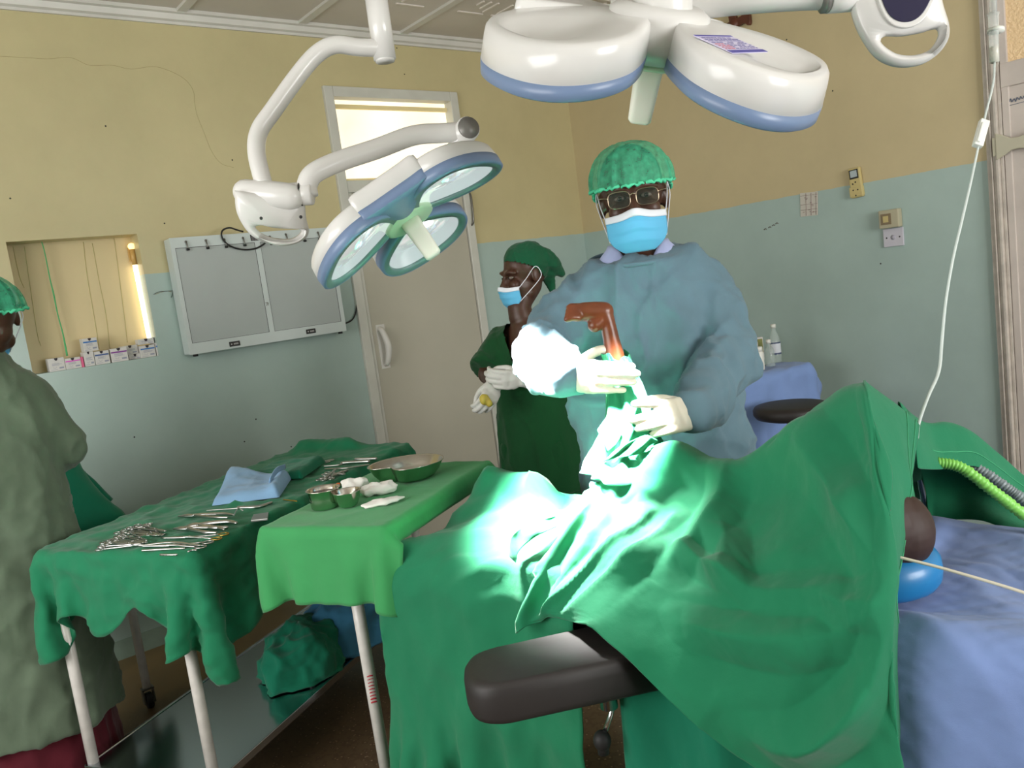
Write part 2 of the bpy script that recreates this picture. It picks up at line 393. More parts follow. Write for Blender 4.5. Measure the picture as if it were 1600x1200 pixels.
mb_ = nt.nodes.new('ShaderNodeMix'); mb_.data_type = 'RGBA'; mb_.inputs[7].default_value = lin((128, 104, 68)); L.new(mr.outputs[0], mb_.inputs[0]); L.new(mx.outputs[2], mb_.inputs[6])
m3 = nt.nodes.new('ShaderNodeMix'); m3.data_type = 'RGBA'; m3.blend_type = 'MULTIPLY'; m3.inputs[0].default_value = 1
r2 = nt.nodes.new('ShaderNodeMapRange'); r2.inputs[1].default_value = .3; r2.inputs[2].default_value = .7; r2.inputs[3].default_value = .7; r2.inputs[4].default_value = 1.2; L.new(n.outputs['Fac'], r2.inputs[0])
L.new(mb_.outputs[2], m3.inputs[6]); L.new(r2.outputs[0], m3.inputs[7]); L.new(m3.outputs[2], b.inputs['Base Color'])

T = .25
struct('floor', MB().bb(XL-T, XR+T, YF-T, YB+T, -.1, 0), M_floor)
cl = struct('ceiling', MB().bb(XL-T, XR+T, YF-T, YB+T, ZC, ZC+.1), M_ceil)

# back wall with the window recess and the door opening
WX0, WX1, WZ0, WZ1 = .60, 1.132, 1.362, 1.937
DX0, DX1, DZ = 2.2, 3.085, 2.652
w = MB()
w.bb(XL-T, WX0, YB, YB+T, 0, ZC); w.bb(WX0, WX1, YB, YB+T, 0, WZ0); w.bb(WX0, WX1, YB, YB+T, WZ1, ZC)
w.bb(WX1, DX0, YB, YB+T, 0, ZC); w.bb(DX0, DX1, YB, YB+T, DZ, ZC); w.bb(DX1, XR+T, YB, YB+T, 0, ZC)
wb = struct('wall_back', w, M_wb)
# right wall with door opening
EY0, EY1, EZ = .42, 1.5, 2.75
w = MB(); w.bb(XR, XR+T, EY1, YB+T, 0, ZC); w.bb(XR, XR+T, YF-T, EY0, 0, ZC); w.bb(XR, XR+T, EY0, EY1, EZ, ZC)
wr = struct('wall_right', w, M_wr)
# left and front walls, each with a big window that lets the daylight in
LW = (0.2, 3.0, .95, 2.45); FW = (.9, 3.0, .95, 2.5)
w = MB(); w.bb(XL-T, XL, YF-T, LW[0], 0, ZC); w.bb(XL-T, XL, LW[1], YB+T, 0, ZC); w.bb(XL-T, XL, LW[0], LW[1], 0, LW[2]); w.bb(XL-T, XL, LW[0], LW[1], LW[3], ZC)
struct('wall_left', w, M_wb)
w = MB(); w.bb(XL-T, FW[0], YF-T, YF, 0, ZC); w.bb(FW[1], XR+T, YF-T, YF, 0, ZC); w.bb(FW[0], FW[1], YF-T, YF, 0, FW[2]); w.bb(FW[0], FW[1], YF-T, YF, FW[3], ZC)
struct('wall_front', w, M_wb)
fr = MB()
for i in range(4):
    y = LW[0]+(LW[1]-LW[0])*i/3; fr.bb(XL-.09, XL-.04, y-.025, y+.025, LW[2], LW[3])
for z in (LW[2]+.02, LW[3]-.02): fr.bb(XL-.09, XL-.04, LW[0], LW[1], z-.025, z+.025)
struct('window_2', fr, M_white)
fr = MB()
for i in range(5):
    x = FW[0]+(FW[1]-FW[0])*i/4; fr.bb(x-.025, x+.025, YF-.09, YF-.04, FW[2], FW[3])
for z in (FW[2]+.02, FW[3]-.02): fr.bb(FW[0], FW[1], YF-.09, YF-.04, z-.025, z+.025)
struct('window_3', fr, M_white)

# plaster cracks
def wall_line(pts, r=.0016): return catmull(np.array([PY(x, y, YB-.0002) for x, y in pts]), 6)
ck = MB()
ck.tube(wall_line([(0, 88), (40, 90), (75, 92), (110, 90), (140, 102), (175, 102), (205, 108), (240, 104), (268, 112), (290, 125), (302, 142), (304, 160)]), .0007, 5)
ck.tube(wall_line([(304, 160), (308, 180), (320, 210), (330, 235), (345, 255), (365, 262)]), .0006, 5)
ck.tube(wall_line([(242, 460), (258, 455), (268, 456)]), .001, 5)
obj('crack', ck, M_crack, wb)
# spots of dirt on the walls
sp = MB()
for (x, y) in [(257, 349), (165, 197), (363, 250), (16, 310), (620, 75), (632, 116), (382, 690), (455, 698), (210, 683), (400, 655)]: sp.ell(PY(x, y, YB), (.004, .001, .004), seg=8, rings=5)
for x, y in [(1301, 142), (1376, 412), (1229, 62)]: sp.ell(PX(x, y, XR), (.001, .004, .004), seg=8, rings=5)
obj('dirt_spot', sp, M_dark, wb)

# cornice
def cornice(name, a, b, inward):
    a = np.array(a, float); b = np.array(b, float); n = np.array(inward, float)
    prof = [(0, -.062), (.012, -.062), (.012, -.05), (.028, -.044), (.034, -.02), (.05, -.016), (.05, 0), (0, 0)]
    m = MB(); m.loft([[p+n*u+np.array([0, 0, ZC+v]) for u, v in prof] for p in (a, b)], smooth=False); struct(name, m, M_white)
cornice('trim_1', (XL, YB, 0), (XR, YB, 0), (0, -1, 0)); cornice('trim_2', (XR, YF, 0), (XR, YB, 0), (-1, 0, 0))
# ceiling battens and pressed pattern
bt = MB()
for x in np.arange(-1.6, 4, .62):
    bt.bb(x-.022, x+.022, YF, YB, ZC-.014, ZC+.001)
for y in np.arange(-2.2, 4.0, 1.24): bt.bb(XL, XR, y-.02, y+.02, ZC-.012, ZC+.001)
struct('trim_3', bt, M_white)
em = MB()
for cx in np.arange(-1.6+.31, 4, .62):
    for cy in np.arange(-.9, 4.0, .62):
        for sx in (-1, 1):
            for sy in (-1, 1):
                for q, l in ((.05, .14), (.1, .1), (.15, .06)):
                    em.bb(cx+sx*q-.006, cx+sx*q+.006, cy+sy*.03, cy+sy*(.03+l), ZC-.006, ZC+.001)
                em.bb(cx+sx*.03, cx+sx*.2, cy+sy*.2-.006, cy+sy*.2+.006, ZC-.006, ZC+.001)
obj('pressed_pattern', em, mat('ceiling relief', (214, 207, 198), .6), cl)

# skirting stain strip at floor level of the back wall
struct('baseboard_back', MB().bb(XL, DX0, YB-.008, YB+.002, 0, .09), mat('skirting paint', (150, 172, 158), .5, var=.15, vscale=12))

# window_1: recess with a cream backing board lit by its own fluorescent tube
M_pane = mat('cream backing board', (214, 196, 152), .5, var=.04, vscale=4)
M_glow = mat('fluorescent tube', (255, 244, 214), .5, emit=(255, 238, 200), estr=3.0)
w1 = struct('window_1', MB().bb(WX0-.02, WX1+.02, YB+.12, YB+.14, WZ0-.02, WZ1+.02), M_pane)
tubeb, tubet = PY(234, 530, YB+.09), PY(211, 414, YB+.09)
obj('lamp_tube', MB().tube([tubeb, tubet], .0115, 14), M_glow, w1)
obj('lamp_holder', MB().tube([tubet, tubet+np.array([0, 0, .075])], .012, 12).bb(tubet[0]-.014, tubet[0]+.014, YB+.10, YB+.125, tubet[2]+.02, tubet[2]+.085), mat('brass lamp holder', (204, 164, 96), .35), w1)
obj('lamp_cap', MB().ell(tubet+np.array([0, 0, .088]), (.017, .014, .016)), mat('glowing lamp end', (255, 230, 170), .5, emit=(255, 220, 150), estr=1.6), w1)
fs = MB()
for pts in [[(20, 385), (30, 430), (38, 450)], [(38, 385), (46, 440), (58, 520), (64, 540)], [(130, 378), (136, 430), (148, 500), (155, 545)], [(144, 380), (155, 440), (165, 490), (172, 545)], [(178, 372), (186, 430), (195, 500), (199, 535)]]:
    fs.tube(np.array([PY(x, y, YB+.119) for x, y in pts]), .0012, 5, sub=6)
obj('cord', fs, mat('pale cord', (186, 178, 122), .7), w1, label='thin pale cords hanging in the recess')
# back door: frame, transom pane, leaf, hook, pull handle
dr = thing('door_1', None, None, ((DX0+DX1)/2, YB, 0)); dr['kind'] = 'structure'
F_ = MB(); fw = .055
F_.bb(DX0, DX0+fw, YB-.022, YB+.14, 0, DZ); F_.bb(DX1-fw, DX1, YB-.022, YB+.14, 0, DZ); F_.bb(DX0+fw, DX1-fw, YB-.022, YB+.14, DZ-fw, DZ); F_.bb(DX0+fw, DX1-fw, YB-.018, YB+.1, 2.085, 2.15)
obj('door_frame', F_, M_frame, dr, bevel=.004)
obj('door_leaf', MB().bb(DX0+fw+.022, DX1-fw-.003, YB-.008, YB+.03, .01, 2.083), M_doorleaf, dr, bevel=.003)
obj('leaf_edge', MB().bb(DX0+fw+.004, DX0+fw+.021, YB-.012, YB+.02, .01, 2.083), M_frame, dr)
M_trans = mat('patterned glass', (250, 240, 214), .3, emit=(255, 240, 196), estr=.95, bump=(60, .5, .004))
nt = M_trans.node_tree; L = nt.links; b = nt.nodes['Principled BSDF']; g = nt.nodes.new('ShaderNodeNewGeometry')
vo = nt.nodes.new('ShaderNodeTexVoronoi'); vo.inputs['Scale'].default_value = 46; vo.inputs['Randomness'].default_value = .15; L.new(g.outputs['Position'], vo.inputs['Vector'])
no = nt.nodes.new('ShaderNodeTexNoise'); no.inputs['Scale'].default_value = 3.2; L.new(g.outputs['Position'], no.inputs['Vector'])
c1 = nt.nodes.new('ShaderNodeValToRGB'); e = c1.color_ramp.elements; e[0].position = .35; e[0].color = lin((255, 250, 232)); e[1].position = .75; e[1].color = lin((250, 228, 190)); L.new(no.outputs['Fac'], c1.inputs[0])
mm = nt.nodes.new('ShaderNodeMapRange'); mm.inputs[1].default_value = 0; mm.inputs[2].default_value = .6; mm.inputs[3].default_value = 1.05; mm.inputs[4].default_value = .86; L.new(vo.outputs['Distance'], mm.inputs[0])
ms = nt.nodes.new('ShaderNodeMath'); ms.operation = 'MULTIPLY'; ms.inputs[1].default_value = .95; L.new(mm.outputs[0], ms.inputs[0])
L.new(c1.outputs[0], b.inputs['Emission Color']); L.new(ms.outputs[0], b.inputs['Emission Strength'])
obj('transom_pane', MB().bb(DX0+fw, DX1-fw, YB+.05, YB+.055, 2.15, DZ-fw), M_trans, dr)
gs = MB(); gs.bb(DX0+fw, DX1-fw, YB+.03, YB+.05, DZ-fw-.05, DZ-fw-.028); gs.bb(DX0+fw, DX1-fw, YB+.0, YB+.05, 2.15, 2.162)
obj('glazing_bead', gs, mat('glazing bead', (232, 214, 160), .5), dr)
hk = MB(); p0 = PY(731, 300, YB-.012); p1 = PY(737, 352, YB-.02)
hk.bb(p0[0]-.012, p0[0]+.012, YB-.014, YB-.006, p1[2]-.02, p0[2]+.02)
hk.tube([p0, p0+np.array([0.004, -.02, -.03]), p1+np.array([.004, -.02, .03]), p1], .006, 8, sub=4)
obj('bolt', hk, M_steelw, dr)
ph = MB(); a = PY(592, 513, YB-.008); c2 = PY(602, 570, YB-.008)
ph.tube([a, a+np.array([.0, -.035, -.02]), (a+c2)/2+np.array([.012, -.05, 0]), c2+np.array([0, -.035, .02]), c2], [.012, .016, .02, .016, .012], 10, sub=5, round_=True)
ph.bb(a[0]-.02, a[0]+.035, YB-.013, YB-.006, c2[2]-.02, a[2]+.02)
obj('door_handle', ph, mat('white plastic handle', (205, 203, 196), .35), dr)

# right-hand door
d2 = thing('door_2', None, None, (XR, (EY0+EY1)/2, 0)); d2['kind'] = 'structure'
M_f2 = mat('chipped frame paint', (196, 188, 178), .5, var=.16, vscale=22, bump=(40, .2, .004))
F_ = MB()
for (u0, u1, t) in ((0, .018, .02), (.018, .025, .03), (.025, .038, .024), (.038, .052, .034), (.052, .066, .014)):
    F_.bb(XR-t, XR+.12, EY1-u1, EY1-u0, 0, EZ); F_.bb(XR-t, XR+.12, EY0+u0, EY0+u1, 0, EZ)
F_.bb(XR-.02, XR+.12, EY0+.066, EY1-.066, EZ-.09, EZ)
obj('door_frame', F_, M_f2, d2, bevel=.003)
ly0, ly1 = EY0+.068, EY1-.068
lf = MB(); zr = 2.10
lf.bb(XR-.006, XR+.03, ly0, ly1, .01, zr-.06); lf.bb(XR-.016, XR+.03, ly0, ly1, zr-.06, zr+.04); lf.bb(XR-.012, XR+.03, ly1-.03, ly1, .01, EZ-.1)
obj('door_leaf', lf, mat('door leaf pink white', (206, 196, 188), .5, var=.12, vscale=5), d2, bevel=.003)
M_bub = mat('bubble glass', (200, 176, 140), .12, bump=(75, 1., .012), emit=(214, 180, 132), estr=.38)
obj('upper_pane', MB().bb(XR+.0, XR+.008, ly0+.09, ly1-.03, zr+.04, EZ-.1), M_bub, d2)
obj('pane_bar', MB().bb(XR-.012, XR+.02, ly0, ly0+.09, zr+.04, EZ-.1).bb(XR-.012, XR+.01, 1.205, 1.212, zr+.04, EZ-.1), mat('brown putty', (120, 92, 62), .6), d2)
M_latch = mat('cream latch', (192, 188, 166), .45, var=.06)
zl = PX(1580, 225, XR-.03)[2]
lt = MB(); yy = np.linspace(EY1-.045, ly0+.1, 30)
hw = .035+.02*np.exp(-((yy-(EY1-.055))/.03)**2)+.012*np.cos((yy-EY1)*26)
top = np.stack([np.full(30, XR-.04), yy, zl+hw], 1); bot = np.stack([np.full(30, XR-.04), yy, zl-hw], 1)
lt.prism(np.concatenate([top, bot[::-1]]), (0, 0, 0), (.012, 0, 0)); lt.bb(XR-.036, XR+.0, EY1-.06, EY1-.03, zl-.04, zl+.04); lt.bb(XR-.036, XR+.0, ly0+.12, ly0+.16, zl-.04, zl+.04)
obj('latch_strap', lt, M_latch, d2, bevel=.003)
# scrawled handwriting on the leaf
hwm = MB(); a = PX(1562, 163, XR-.007); rr = np.random.default_rng(5)
pts = []
for i in range(40):
    t = i/39; pts.append([XR-.008, a[1]-t*.19, a[2]+.002+t*.010+.010*math.sin(i*2.3)*(.5+.5*rr.random())])
hwm.tube(pts, .0014, 5, sub=2)
hwm.tube([[XR-.008, a[1]+.004, a[2]-.017], [XR-.008, a[1]-.09, a[2]-.012], [XR-.008, a[1]-.19, a[2]-.010]], .001, 5)
obj('handwriting', hwm, mat('blue ink', (70, 92, 120), .7), d2)
# ------------------------------------------------------------------ surgical lamps
M_lw = mat('lamp white shell', (214, 213, 210), .28, coat=.3)
M_lb = mat('lamp blue rim', (112, 132, 164), .35)
M_rim = mat('lamp grey green bezel', (98, 124, 122), .3)
M_mir = mat('lamp reflector', (228, 232, 232), .12, metal=1, bump=(9, .25, .02), emit=(240, 250, 250), estr=.55)
M_grn = mat('lamp pale green hub', (196, 222, 190), .35)
M_cap = mat('lamp grey end cap', (118, 116, 112), .4, metal=.3)
M_hand = mat('lamp handle cream', (238, 236, 222), .4)
M_led = mat('lamp led', (255, 255, 250), .3, emit=(255, 255, 246), estr=9)
M_navy = mat('control panel navy', (44, 42, 66), .25)
M_red = mat('red mark', (214, 60, 44), .4)

def petal_outline(n=56, grow=0.0):
    """rounded teardrop, hub at the origin, pointing along +x; metres"""
    ctl = np.array([(.036, 0), (.048, .045), (.092, .100), (.150, .146), (.212, .158), (.268, .136), (.302, .08), (.313, 0), (.302, -.08), (.268, -.136), (.212, -.158), (.150, -.146), (.092, -.100), (.048, -.045)])
    P = catmull(ctl, 5, closed=True); c = P.mean(0); d = P-c
    return c + d*(1+grow/np.linalg.norm(d, axis=1)[:, None])
def lamp_head(parent, hub, a, e, n, depth=.075, bar=0, sc=1.0, droop=.15, hl=1.0):
    """hub = centre of the underside, a/e = axes in the petal plane, n = beam direction"""
    hub = np.array(hub); a, e, n = norm(a), norm(e), norm(n)
    def W(p, h): p = np.asarray(p, float)*sc; return hub + p[:, :1]*a + p[:, 1:2]*e + n*h
    def ring(ang, grow, h, k=1.0, out=0.0):
        P = petal_outline(grow=grow); cc = P.mean(0); P = cc+(P-cc)*k+np.array([out*(1-k), 0]); ca, sa = math.cos(ang), math.sin(ang)
        return W(P@np.array([[ca, sa], [-sa, ca]]), h)+n*(droop*(P[:, :1]-.04))
    for i, ang in enumerate((math.radians(210), math.radians(330), math.radians(90))):
        sh = MB()
        # top with a shallow dish, rounded rim, side wall down to the blue band
        rs = [ring(ang, 0, -depth+.017, .06, .085), ring(ang, 0, -depth+.016, .22, .085), ring(ang, 0, -depth+.011, .4, .085), ring(ang, 0, -depth+.003, .55, .085), ring(ang, 0, -depth-.001, .66, .085), ring(ang, 0, -depth-.0015, .86), ring(ang, -.016, -depth-.001), ring(ang, -.007, -depth+.0), ring(ang, -.001, -depth+.007), ring(ang, .001, -depth+.02), ring(ang, .003, -.028), ring(ang, .0, -.026)]
        sh.loft(rs, cap=True); s_ = obj('petal_shell', sh, M_lw, parent)
        bd = MB(); bd.loft([ring(ang, -.002, -.028), ring(ang, .0035, -.028), ring(ang, .001, -.004), ring(ang, -.006, .0), ring(ang, -.010, -.002)], cap=False)
        obj('rim_band', bd, M_lb, s_)
        bz = MB(); bz.loft([ring(ang, -.008, -.001), ring(ang, -.026, -.001), ring(ang, -.03, -.008), ring(ang, -.03, -.012)], cap=False); obj('bezel', bz, M_rim, s_)
        rf = MB(); rf.loft([ring(ang, -.03, -.010), ring(ang, -.036, -.02, .97), ring(ang, -.04, -.036, .85), ring(ang, -.04, -.043, .55), ring(ang, -.04, -.045, .2)], cap=True); obj('reflector', rf, M_mir, s_)
        ld = MB(); ca, sa = math.cos(ang), math.sin(ang)
        for q in (.13, .20, .26):
            p = W(np.array([[q*ca, q*sa]]), -.032)[0]+n*droop*(q-.04); obj('led', MB().ell(p, (.017, .017, .008), A=[a, e, n], seg=12, rings=6), M_led, s_)
    # straight bridge joining two of the petals
    rot = math.radians(bar); c_, s__ = math.cos(rot), math.sin(rot)
    o = catmull(np.array([(-.105, -.238), (-.05, -.241), (.05, -.241), (.105, -.238), (.062, -.165), (.02, -.08), (-.02, -.08), (-.062, -.165)]), 5, closed=True)@np.array([[c_, s__], [-s__, c_]])
    cc = o.mean(0); R2 = lambda k, h: W(cc+(o-cc)*k, h)+n*droop*.09
    br = obj('bridge_shell', MB().loft([R2(.3, -depth-.003), R2(.9, -depth-.005), R2(.985, -depth), R2(1, -depth+.012), R2(1.0, -.028), R2(.98, -.027)]), M_lw, parent)
    obj('bridge_band', MB().loft([R2(.985, -.029), R2(1.0, -.029), R2(.995, -.006), R2(.96, -.004), R2(.4, -.004)]), M_lb, br)
    hb = MB(); hb.lathe([(.0, -depth-.012), (.07, -depth-.012), (.088, -depth), (.092, -.03), (.075, -.006), (.0, -.006)], hub, n); obj('hub', hb, M_lw, parent)
    gr = MB(); gr.lathe([(.0, .004), (.06, .006), (.068, .002), (.068, -.008), (.0, -.008)], hub, n); obj('hub_ring', gr, M_grn, parent)
    hd = MB(); A = [a, e, n]
    pr = []
    for h, wx, wy in ((.002, .026, .022), (.03*hl, .024, .02), (.09*hl, .022, .017), (.118*hl, .021, .015), (.124*hl, .016, .011)):
        ang = np.linspace(0, 2*PI, 28, endpoint=False); cx, sy = np.cos(ang), np.sin(ang)
        q = np.sign(cx)*np.abs(cx)**.5*wx; r_ = np.sign(sy)*np.abs(sy)**.5*wy
        pr.append(hub+q[:, None]*a+r_[:, None]*e+n*h)
    hd.loft(pr); obj('sterile_handle', hd, M_hand, parent)

# --- left lamp
dl = 2.02
hub = PD(640, 345, dl)
a = camvec(.82, .57, 0); m_ = camvec(.57, -.82, 0); ph = math.radians(5)
e = norm(math.sin(ph)*m_+math.cos(ph)*camvec(0, 0, 1)); n = norm(math.cos(ph)*m_-math.sin(ph)*camvec(0, 0, 1))
base = PD(588, -120, dl+.02); base[2] = ZC
L1 = thing('surgical_lamp', 'white three-petal surgical lamp on a bent arm, hanging before the back door', 'lamp', (base[0], base[1], ZC))
j0 = PD(597, 62, dl+.02)
cp = MB(); cp.lathe([(0, 0), (.11, 0), (.11, -.03), (.09, -.045), (0, -.045)], (base[0], base[1], ZC)); obj('ceiling_flange', cp, M_lw, L1)
top = np.array([j0[0], j0[1], ZC-.03])
obj('drop_tube', MB().tube([top, j0+np.array([0, 0, .13])], .032, 20), M_lw, L1)
obj('swivel_collar', MB().tube([j0+np.array([0, 0, .13]), j0+np.array([0, 0, -.048])], .028, 20).tube([j0+np.array([0, 0, -.046]), j0+np.array([0, 0, -.054])], .024, 20), M_lw, L1)
pth = [j0+np.array([0, 0, -.02]), PD(560, 74, dl), PD(525, 70, dl-.02), PD(497, 83, dl-.03), PD(468, 115, dl-.04), PD(427, 172, dl-.06), PD(405, 205, dl-.07), PD(401, 240, dl-.08), PD(413, 292, dl-.08)]
obj('upper_arm', MB().tube(pth, .0212, 16, sub=6), M_lw, L1)
jb = MB(); p0, p1 = PD(392, 308, dl-.08), PD(470, 303, dl-.08); jb.tube([p0, p1], .0275, 20); obj('elbow_joint', jb, M_lw, L1, bevel=.004)
obj('joint_ring', MB().tube([p1, p1+(p1-p0)*.02], .0288, 20), M_dark, L1)
obj('elbow_sleeve', MB().tube([p1+(p1-p0)*.02, PD(489, 302, dl-.08)], .0275, 20), M_lw, L1, bevel=.004)
arm2 = [PD(481, 306, dl-.08), PD(480, 288, dl-.08), PD(492, 270, dl-.08), PD(530, 252, dl-.06), PD(590, 232, dl-.03), PD(645, 212, dl), PD(690, 208, dl+.02), PD(735, 206, dl+.03)]
obj('spring_arm', MB().tube(arm2, .0245, 16, sub=6), M_lw, L1)
c0, c1 = PD(722, 212, dl+.05), PD(735, 204, dl-.06)
k0 = PD(726, 208, dl+.03)
dirc = norm(camvec(.35, .12, -.93))
obj('knuckle', MB().tube([k0-dirc*.027, k0+dirc*.031], .030, 22), M_lw, L1)
obj('end_cap', MB().tube([k0+dirc*.031, k0+dirc*.037], .027, 22), M_cap, L1)
st = PD(708, 240, dl+.06)
hb_top = hub-n*.07
obj('head_stem', MB().tube([k0, k0*.6+st*.4, st, hub-n*.088+e*.04, hub-n*.066], [.0265, .027, .027, .03, .044], 18, sub=5), M_lw, L1)
# grip plate with the D-shaped opening
def grip(parent, c, ux, uy, uz, w, h, t, panel=False):
    """c = centre of the plate top edge, ux right, uy down, uz to the viewer"""
    def O(pts): p = np.asarray(pts, float); return np.asarray(c)+p[:, :1]*ux+p[:, 1:2]*uy
    out = catmull(np.array([(-w*.62, -.1*h), (-w*.58, .35*h), (-w*.40, .75*h), (-w*.18, .93*h), (.08*w, .98*h), (.3*w, .93*h), (.47*w, .78*h), (.52*w, .6*h), (.46*w, .3*h), (.42*w, -.1*h)]), 5)
    inn = catmull(np.array([(-.30*w, .64*h), (-.14*w, .80*h), (.08*w, .86*h), (.28*w, .82*h), (.40*w, .68*h), (.38*w, .58*h), (.2*w, .60*h), (-.05*w, .60*h), (-.22*w, .57*h)]), 6, closed=True)
    # plate with hole: bridge ring between resampled outlines
    n_ = 72
    def resample(P, closed):
        Q = np.concatenate([P, P[:1]]) if closed else P; s = np.concatenate([[0], np.cumsum(np.linalg.norm(np.diff(Q, axis=0), axis=1))]); t_ = np.linspace(0, s[-1], n_, endpoint=False); return np.stack([np.interp(t_, s, Q[:, k]) for k in (0, 1)], 1)
    o = resample(out, True); i = resample(inn, True)
    cc = i.mean(0); ao = np.unwrap(np.arctan2(*(o-cc).T[::-1])); ai = np.unwrap(np.arctan2(*(i-cc).T[::-1]))
    if ai[-1] < ai[0]: i = i[::-1]; ai = ai[::-1]
    if ao[-1] < ao[0]: o = o[::-1]; ao = ao[::-1]
    # match by angle
    tgt = np.linspace(0, 2*PI, n_, endpoint=False)
    def byang(P):
        A = np.arctan2(P[:, 1]-cc[1], P[:, 0]-cc[0]) % (2*PI); k = np.argsort(A); A = A[k]; Q = P[k]; A = np.concatenate([A-2*PI, A, A+2*PI]); Q = np.tile(Q, (3, 1)); return np.stack([np.interp(tgt, A, Q[:, j]) for j in (0, 1)], 1)
    o = byang(catmull(o, 3, True)); i = byang(catmull(i, 3, True))
    md = MB(); bev = t*.3
    def lvl(P, h, off=0):
        d = P-cc; return O(P-(d/np.linalg.norm(d, axis=1)[:, None])*off)+np.asarray(uz)*h
    md.loft([lvl(o, -t/2, bev), lvl(o, -t/2+bev, 0), lvl(o, t/2-bev, 0), lvl(o, t/2, bev), lvl(i, t/2, -bev), lvl(i, t/2-bev, 0), lvl(i, -t/2+bev, 0), lvl(i, -t/2, -bev)], closed=True, cap=False)
    return obj('grip_plate', md, M_lw, parent), O
uz = camvec(.35, -.35, -.87); ux = norm(np.cross(camvec(0.02, 1, 0), uz)); uy = -norm(np.cross(uz, ux))
g_, O = grip(L1, PD(432, 312, dl-.085), ux, uy, norm(uz), .152, .109, .04)
for x, y in ((408, 341), (470, 339)): obj('screw', MB().ell(PD(x, y, dl-.143), (.004,)*3, seg=8, rings=6), M_dark, g_)
obj('joint_shroud', MB().tube([PD(384, 300, dl-.08), PD(432, 305, dl-.09), PD(455, 307, dl-.09)], [.030, .0325, .031], 14, round_=True), M_lw, L1)
lamp_head(L1, hub, a, e, n, sc=.855, bar=0, depth=.066, hl=.88)
# --- right lamp, seen from above its tilted back
dr_ = 1.46
hub2 = PD(1016, 98, dr_+.0)
a2 = camvec(1., -.13, .0); e2 = norm(camvec(.03, .52, .85)); n2 = norm(np.cross(a2, e2));
if n2@_F < 0: n2 = -n2
a2 = norm(a2 - n2*(a2@n2)); e2 = norm(e2 - n2*(e2@n2) - a2*(e2@a2))
bx = PD(1500, -420, 1.55); 
L2 = thing('surgical_lamp', 'large white surgical lamp head with blue rim, tilted above the masked surgeon', 'lamp', (bx[0], bx[1], ZC))
lamp_head(L2, hub2, a2, e2, n2, depth=.085, sc=.97, bar=-120, hl=.86, droop=.17)
pc = hub2-n2*.078
obj('head_stem', MB().tube([pc+n2*.01, pc-n2*.03, PD(985, 14, dr_+.10)], [.06, .045, .032], 18, sub=5), M_lw, L2)
obj('knuckle', MB().tube([PD(968, 22, dr_+.12), PD(992, 8, dr_+.10)], .036, 22), mat('lamp clear collar', (222, 222, 218), .2), L2, bevel=.004)
obj('spring_arm', MB().tube([PD(985, 16, dr_+.11), PD(1030, 14, dr_+.1), PD(1090, 8, dr_+.09), PD(1160, 0, dr_+.08), PD(1240, -6, dr_+.07), PD(1298, -8, dr_+.06)], .026, 18, sub=5), M_lw, L2)
k = PD(1300, -4, dr_+.06); 
obj('elbow_joint', MB().tube([PD(1293, -3, dr_+.05), PD(1338, -6, dr_+.06)], .027, 22), M_lw, L2)
obj('end_cap', MB().tube([PD(1284, -2, dr_+.05), PD(1293, -3, dr_+.05)], .026, 22), M_cap, L2)
obj('joint_ring', MB().tube([PD(1336, -6, dr_+.06), PD(1339, -6, dr_+.06)], .0278, 22), M_dark, L2)
obj('joint_shroud', MB().tube([PD(1339, -7, dr_+.06), PD(1400, -16, dr_+.06), PD(1440, -20, dr_+.06)], [.03, .04, .036], 18, round_=True), M_lw, L2)
obj('upper_arm', MB().tube([PD(1400, -20, dr_+.06), PD(1410, -160, dr_+.06), np.array([bx[0], bx[1], 2.6]), np.array([bx[0], bx[1], ZC-.02])], .026, 16, sub=6), M_lw, L2)
obj('ceiling_flange', MB().lathe([(0, 0), (.11, 0), (.11, -.03), (.09, -.045), (0, -.045)], (bx[0], bx[1], ZC)), M_lw, L2)
uz = norm(camvec(-.12, -.12, -1)); ux = norm(camvec(.985, .12, -.08)); ux = norm(ux-uz*(ux@uz)); uy = norm(np.cross(ux, uz)); uy = uy if uy@CU < 0 else -uy
g2, O2 = grip(L2, PD(1407, -25, dr_+.04), ux, uy, uz, .148, .152, .030)
pl = catmull(np.array([(-.047, -.04), (-.043, .02), (-.028, .060), (0, .074), (.028, .062), (.05, .02), (.054, -.04)]), 6)
obj('control_bezel', MB().prism(O2(pl*1.13)+uz*.012, (0, 0, 0), uz*.008), M_lw, L2, bevel=.002)
obj('control_panel', MB().prism(O2(pl)+uz*.017, (0, 0, 0), uz*.005), M_navy, L2, bevel=.001)
rg = MB(); t_ = np.linspace(0, 2*PI, 24, endpoint=False); cc = np.array([[.022, .022]])
rg.tube(np.concatenate([O2(cc+.0095*np.stack([np.cos(t_)*1.15, np.sin(t_)*.8], 1)), O2(cc+.0095*np.array([[1.15, 0]]))])+uz*.0232, .0012, 6)
rg.tube(np.concatenate([O2(cc+.005*np.stack([np.cos(t_), np.sin(t_)*.8], 1)), O2(cc+.005*np.array([[1., 0]]))])+uz*.0232, .0010, 6)
obj('power_symbol', rg, M_red, L2)
